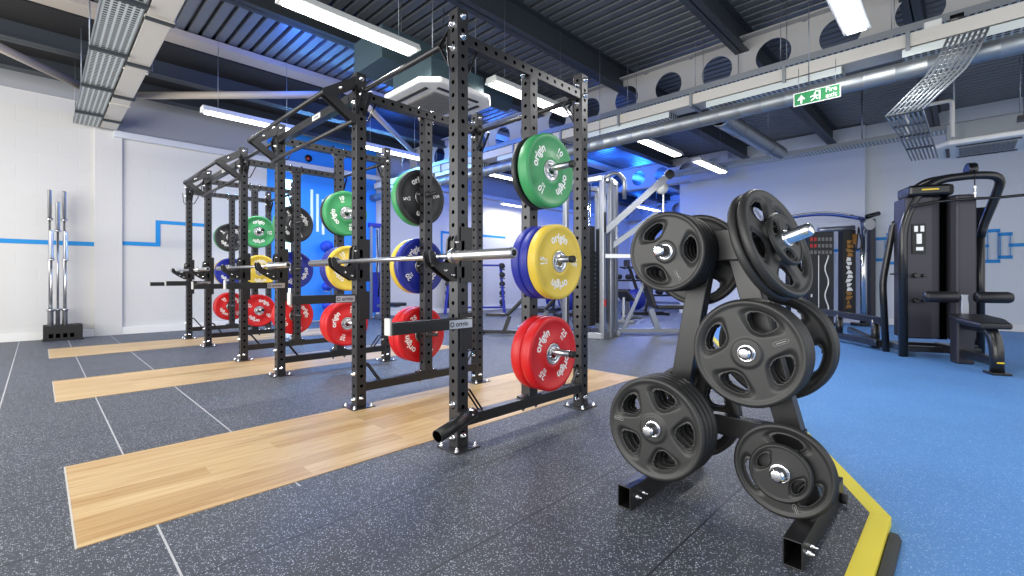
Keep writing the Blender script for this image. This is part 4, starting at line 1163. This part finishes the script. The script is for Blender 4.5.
ords = ['leftmost', 'second from the left', 'third from the left', 'fourth from the left', 'fifth from the left', 'sixth from the left', 'seventh from the left', 'eighth from the left', 'ninth from the left', 'rightmost']
for tier, z in (('lower', .525), ('upper', .955)):
    for k in range(10):
        loc = Vector((12.2, 6.6, z)) + rg * (-1.32 + k * .293); dup(base, loc, (0, 0, D(44.3)), 'black dumbbell on the %s tier of the long rack, %s' % (tier, ords[k]), 'dumbbells on the long rack')

def bike(loc, rz, label):
    o = thing('exercise_bike', label, 'exercise bike', loc, (0, 0, rz), 'exercise bikes at the back')
    b = MB(); b.beam((-.5, 0, .05), (.5, 0, .05), .08, .08, 'ink'); b.beam((-.5, -.25, .04), (-.5, .25, .04), .06, .06, 'ink'); b.beam((.5, -.25, .04), (.5, .25, .04), .06, .06, 'ink'); b.build('base', o, .005)
    b = MB(); b.lathe((.25, 0, .4), (0, 1, 0), [(-.04, 0), (-.04, .25), (.04, .25), (.04, 0)], 'p_blue', 28); b.build('flywheel', o)
    b = MB(); b.beam((.0, 0, .1), (-.28, 0, .95), .06, .06, 'ink'); b.beam((.1, 0, .3), (.42, 0, 1.15), .06, .06, 'ink'); b.beam((-.1, 0, .45), (.3, 0, .55), .06, .08, 'ink'); b.build('frame', o, .005)
    b = MB(); b.prism([(-.42, -.1, .98), (-.42, .1, .98), (-.1, .03, .98), (-.1, -.03, .98)], (0, 0, .06), 'upholstery'); b.build('saddle', o, .015)
    b = MB(); b.tube(round_path([(.42, -.22, 1.15), (.6, -.2, 1.2), (.42, 0, 1.15), (.6, .2, 1.2), (.42, .22, 1.15)], .05, 3), .018, 'ink', 8); b.build('handlebar', o)
    b = MB(); b.box((.5, 0, 1.28), (.04, .24, .16), 'ink'); b.build('console', o, .006)
    return o
bike((9.0, 6.6, 0), D(150), 'exercise bike left of the far bench')
bike((10.4, 5.6, 0), D(150), 'exercise bike behind the silver bench, further right')
bike((9.8, 8.0, 0), D(200), 'exercise bike farthest back by the far wall')

# ------------------------------------------------------------------ blue lit corner by the feature wall
o = thing('pulley_tower', 'blue lit pulley tower seen behind the middle rack', 'exercise machine', (5.3, 9.45, 0))
for dx in (-.12, .12):
    b = MB(); b.box((dx, 0, 1.05), (.05, .06, 2.1), 'silver'); b.build('column', o, .006)
b = MB(); b.box((0, .02, 2.1), (.34, .1, .1), 'p_blue'); b.build('crown', o, .02)
b = MB(); b.box((0, .03, .6), (.17, .12, .9), 'p_blue'); b.build('weight_stack', o, .006)
b = MB(); b.beam((0, 0, .06), (.1, -.9, .06), .1, .1, 'silver'); b.beam((.0, -.1, .3), (.1, -.8, .32), .08, .06, 'silver'); b.build('rail', o, .01)
b = MB(); b.tube([(.0, -.05, 2.0), (.02, -.07, 1.4), (-.02, -.07, 1.1), (.03, -.1, .8), (0, -.1, .5)], .015, 'blackgloss', 8); b.build('rope', o)
b = MB(); b.box((.08, -.75, .36), (.3, .3, .07), 'upholstery'); b.build('seat', o, .02)
o = thing('ball_stand', 'slim stand for exercise balls against the azure wall', 'stand', (4.28, 9.6, 0))
b = MB(); b.cyl((.06, 0, 0), (.06, 0, 1.7), .015, 'silver', 10); b.cyl((.06, -.0, .01), (.06, 0, .03), .16, 'silver', 24)
b.build('pole', o)
b = MB()
for z in (.24, .64, 1.46): b.lathe((-.03, -.0, z), (0, 0, 1), [(0, .05), (.01, .055), (.02, .05)], 'silver', 16); b.box((.03, 0, z + .005), (.1, .02, .015), 'silver')
b.build('cradle', o)
bl = None
for z, nm in ((.34, 'lowest'), (.74, 'middle'), (1.58, 'top and largest')):
    b = MB(); r = .10 if z < 1 else .13; b.lathe((0, 0, 0), (0, 0, 1), [(-r * math.cos(PI * k / 16), r * math.sin(PI * k / 16)) for k in range(17)], 'bluecloth', 28)
    q = b.build('exercise_ball', None, loc=(4.25, 9.6, z)); tag(q, 'blue ball on the slim stand, ' + nm, 'ball', 'blue exercise balls')
# glowing vertical light strip on the feature wall
o = thing('wall_light', 'tall glowing blue-white light panel on the azure wall', 'wall light', (3.56, WY - .09, 1.55))
b = MB(); b.box((0, 0, 0), (.2, .06, 2.7), 'led'); b.build('glowing_panel', o, .004)
b = MB(); b.box((0, .035, 0), (.24, .02, 2.74), 'white'); b.build('backplate', o, .004)
# white bars painted on the feature wall and the emblem
b = MB()
for k, (z0, z1) in enumerate(((1.98, 2.78), (1.9, 2.7), (1.85, 2.6))): b.box((4.02 + k * .12, WY - .043, (z0 + z1) / 2), (.055, .006, z1 - z0), 'letter')
b.tube([(4.5 + .1 * math.sin(PI * k / 10), WY - .043, 1.9 + .08 * k) for k in range(11)], .012, 'letter', 6)
struct(b.build('trim_6'))
b = MB(); b.lathe((3.95, WY - .045, 3.42), (0, -1, 0), [(0, .0), (0, .075), (.006, .075), (.006, 0)], 'ink', 24); b.lathe((3.95, WY - .052, 3.42), (0, -1, 0), [(0, .03), (.004, .03), (.004, 0)], 'tagred', 24)
struct(b.build('trim_7'))

# ------------------------------------------------------------------ lights
def point(loc, e, col, r=.25):
    l = bpy.data.lights.new('blue_uplight', 'POINT'); l.energy = e; l.color = col; l.shadow_soft_size = r
    o = bpy.data.objects.new('blue_uplight', l); C.objects.link(o); o.location = loc
def area(loc, rot, sx, sy, e, col):
    l = bpy.data.lights.new('area_light', 'AREA'); l.shape = 'RECTANGLE'; l.size = sx; l.size_y = sy; l.energy = e; l.color = col
    o = bpy.data.objects.new('area_light', l); C.objects.link(o); o.location = loc; o.rotation_euler = rot
BL = (.015, .15, 1)
for loc, e in [((2.4, 6.3, 3.75), 28), ((4.4, 6.2, 3.75), 30), ((4.6, 7.6, 3.7), 40), ((7.6, 8.0, 3.7), 90), ((8.6, 5.6, 3.75), 70), ((10.2, 6.6, 3.75), 90), ((12.8, 7.0, 3.75), 170), ((14.8, 8.0, 3.7), 140)]:
    point(loc, e, BL)
area((4.4, 9.0, 3.5), (D(-35), 0, 0), 2.2, .1, 110, (.15, .45, 1))  # blue wash added to brighten the azure wall, no fixture modelled
# daylight from windows out of view to the left, behind the camera
area((-3.2, 4.0, 2.0), (0, D(-90), 0), 3.4, 9, 560, (1, .985, .95))
area((3.0, -2.9, 2.0), (D(90), 0, 0), 9, 3.0, 100, (.96, .98, 1))  # weaker area light from the right of the camera

wd = bpy.data.worlds.new('world'); bpy.context.scene.world = wd; wd.use_nodes = True
bg = wd.node_tree.nodes['Background']; bg.inputs[0].default_value = (.95, .95, .95, 1); bg.inputs[1].default_value = .75

sc = bpy.context.scene
sc.view_settings.view_transform = 'Standard'; sc.view_settings.look = 'None'; sc.view_settings.gamma = 1; sc.view_settings.exposure = 0.16
sc.view_settings.use_curve_mapping = False
sc.cycles.use_denoising = True
sc.cycles.sample_clamp_indirect = 6
sc.cycles.max_bounces = 8; sc.cycles.diffuse_bounces = 4; sc.cycles.glossy_bounces = 4
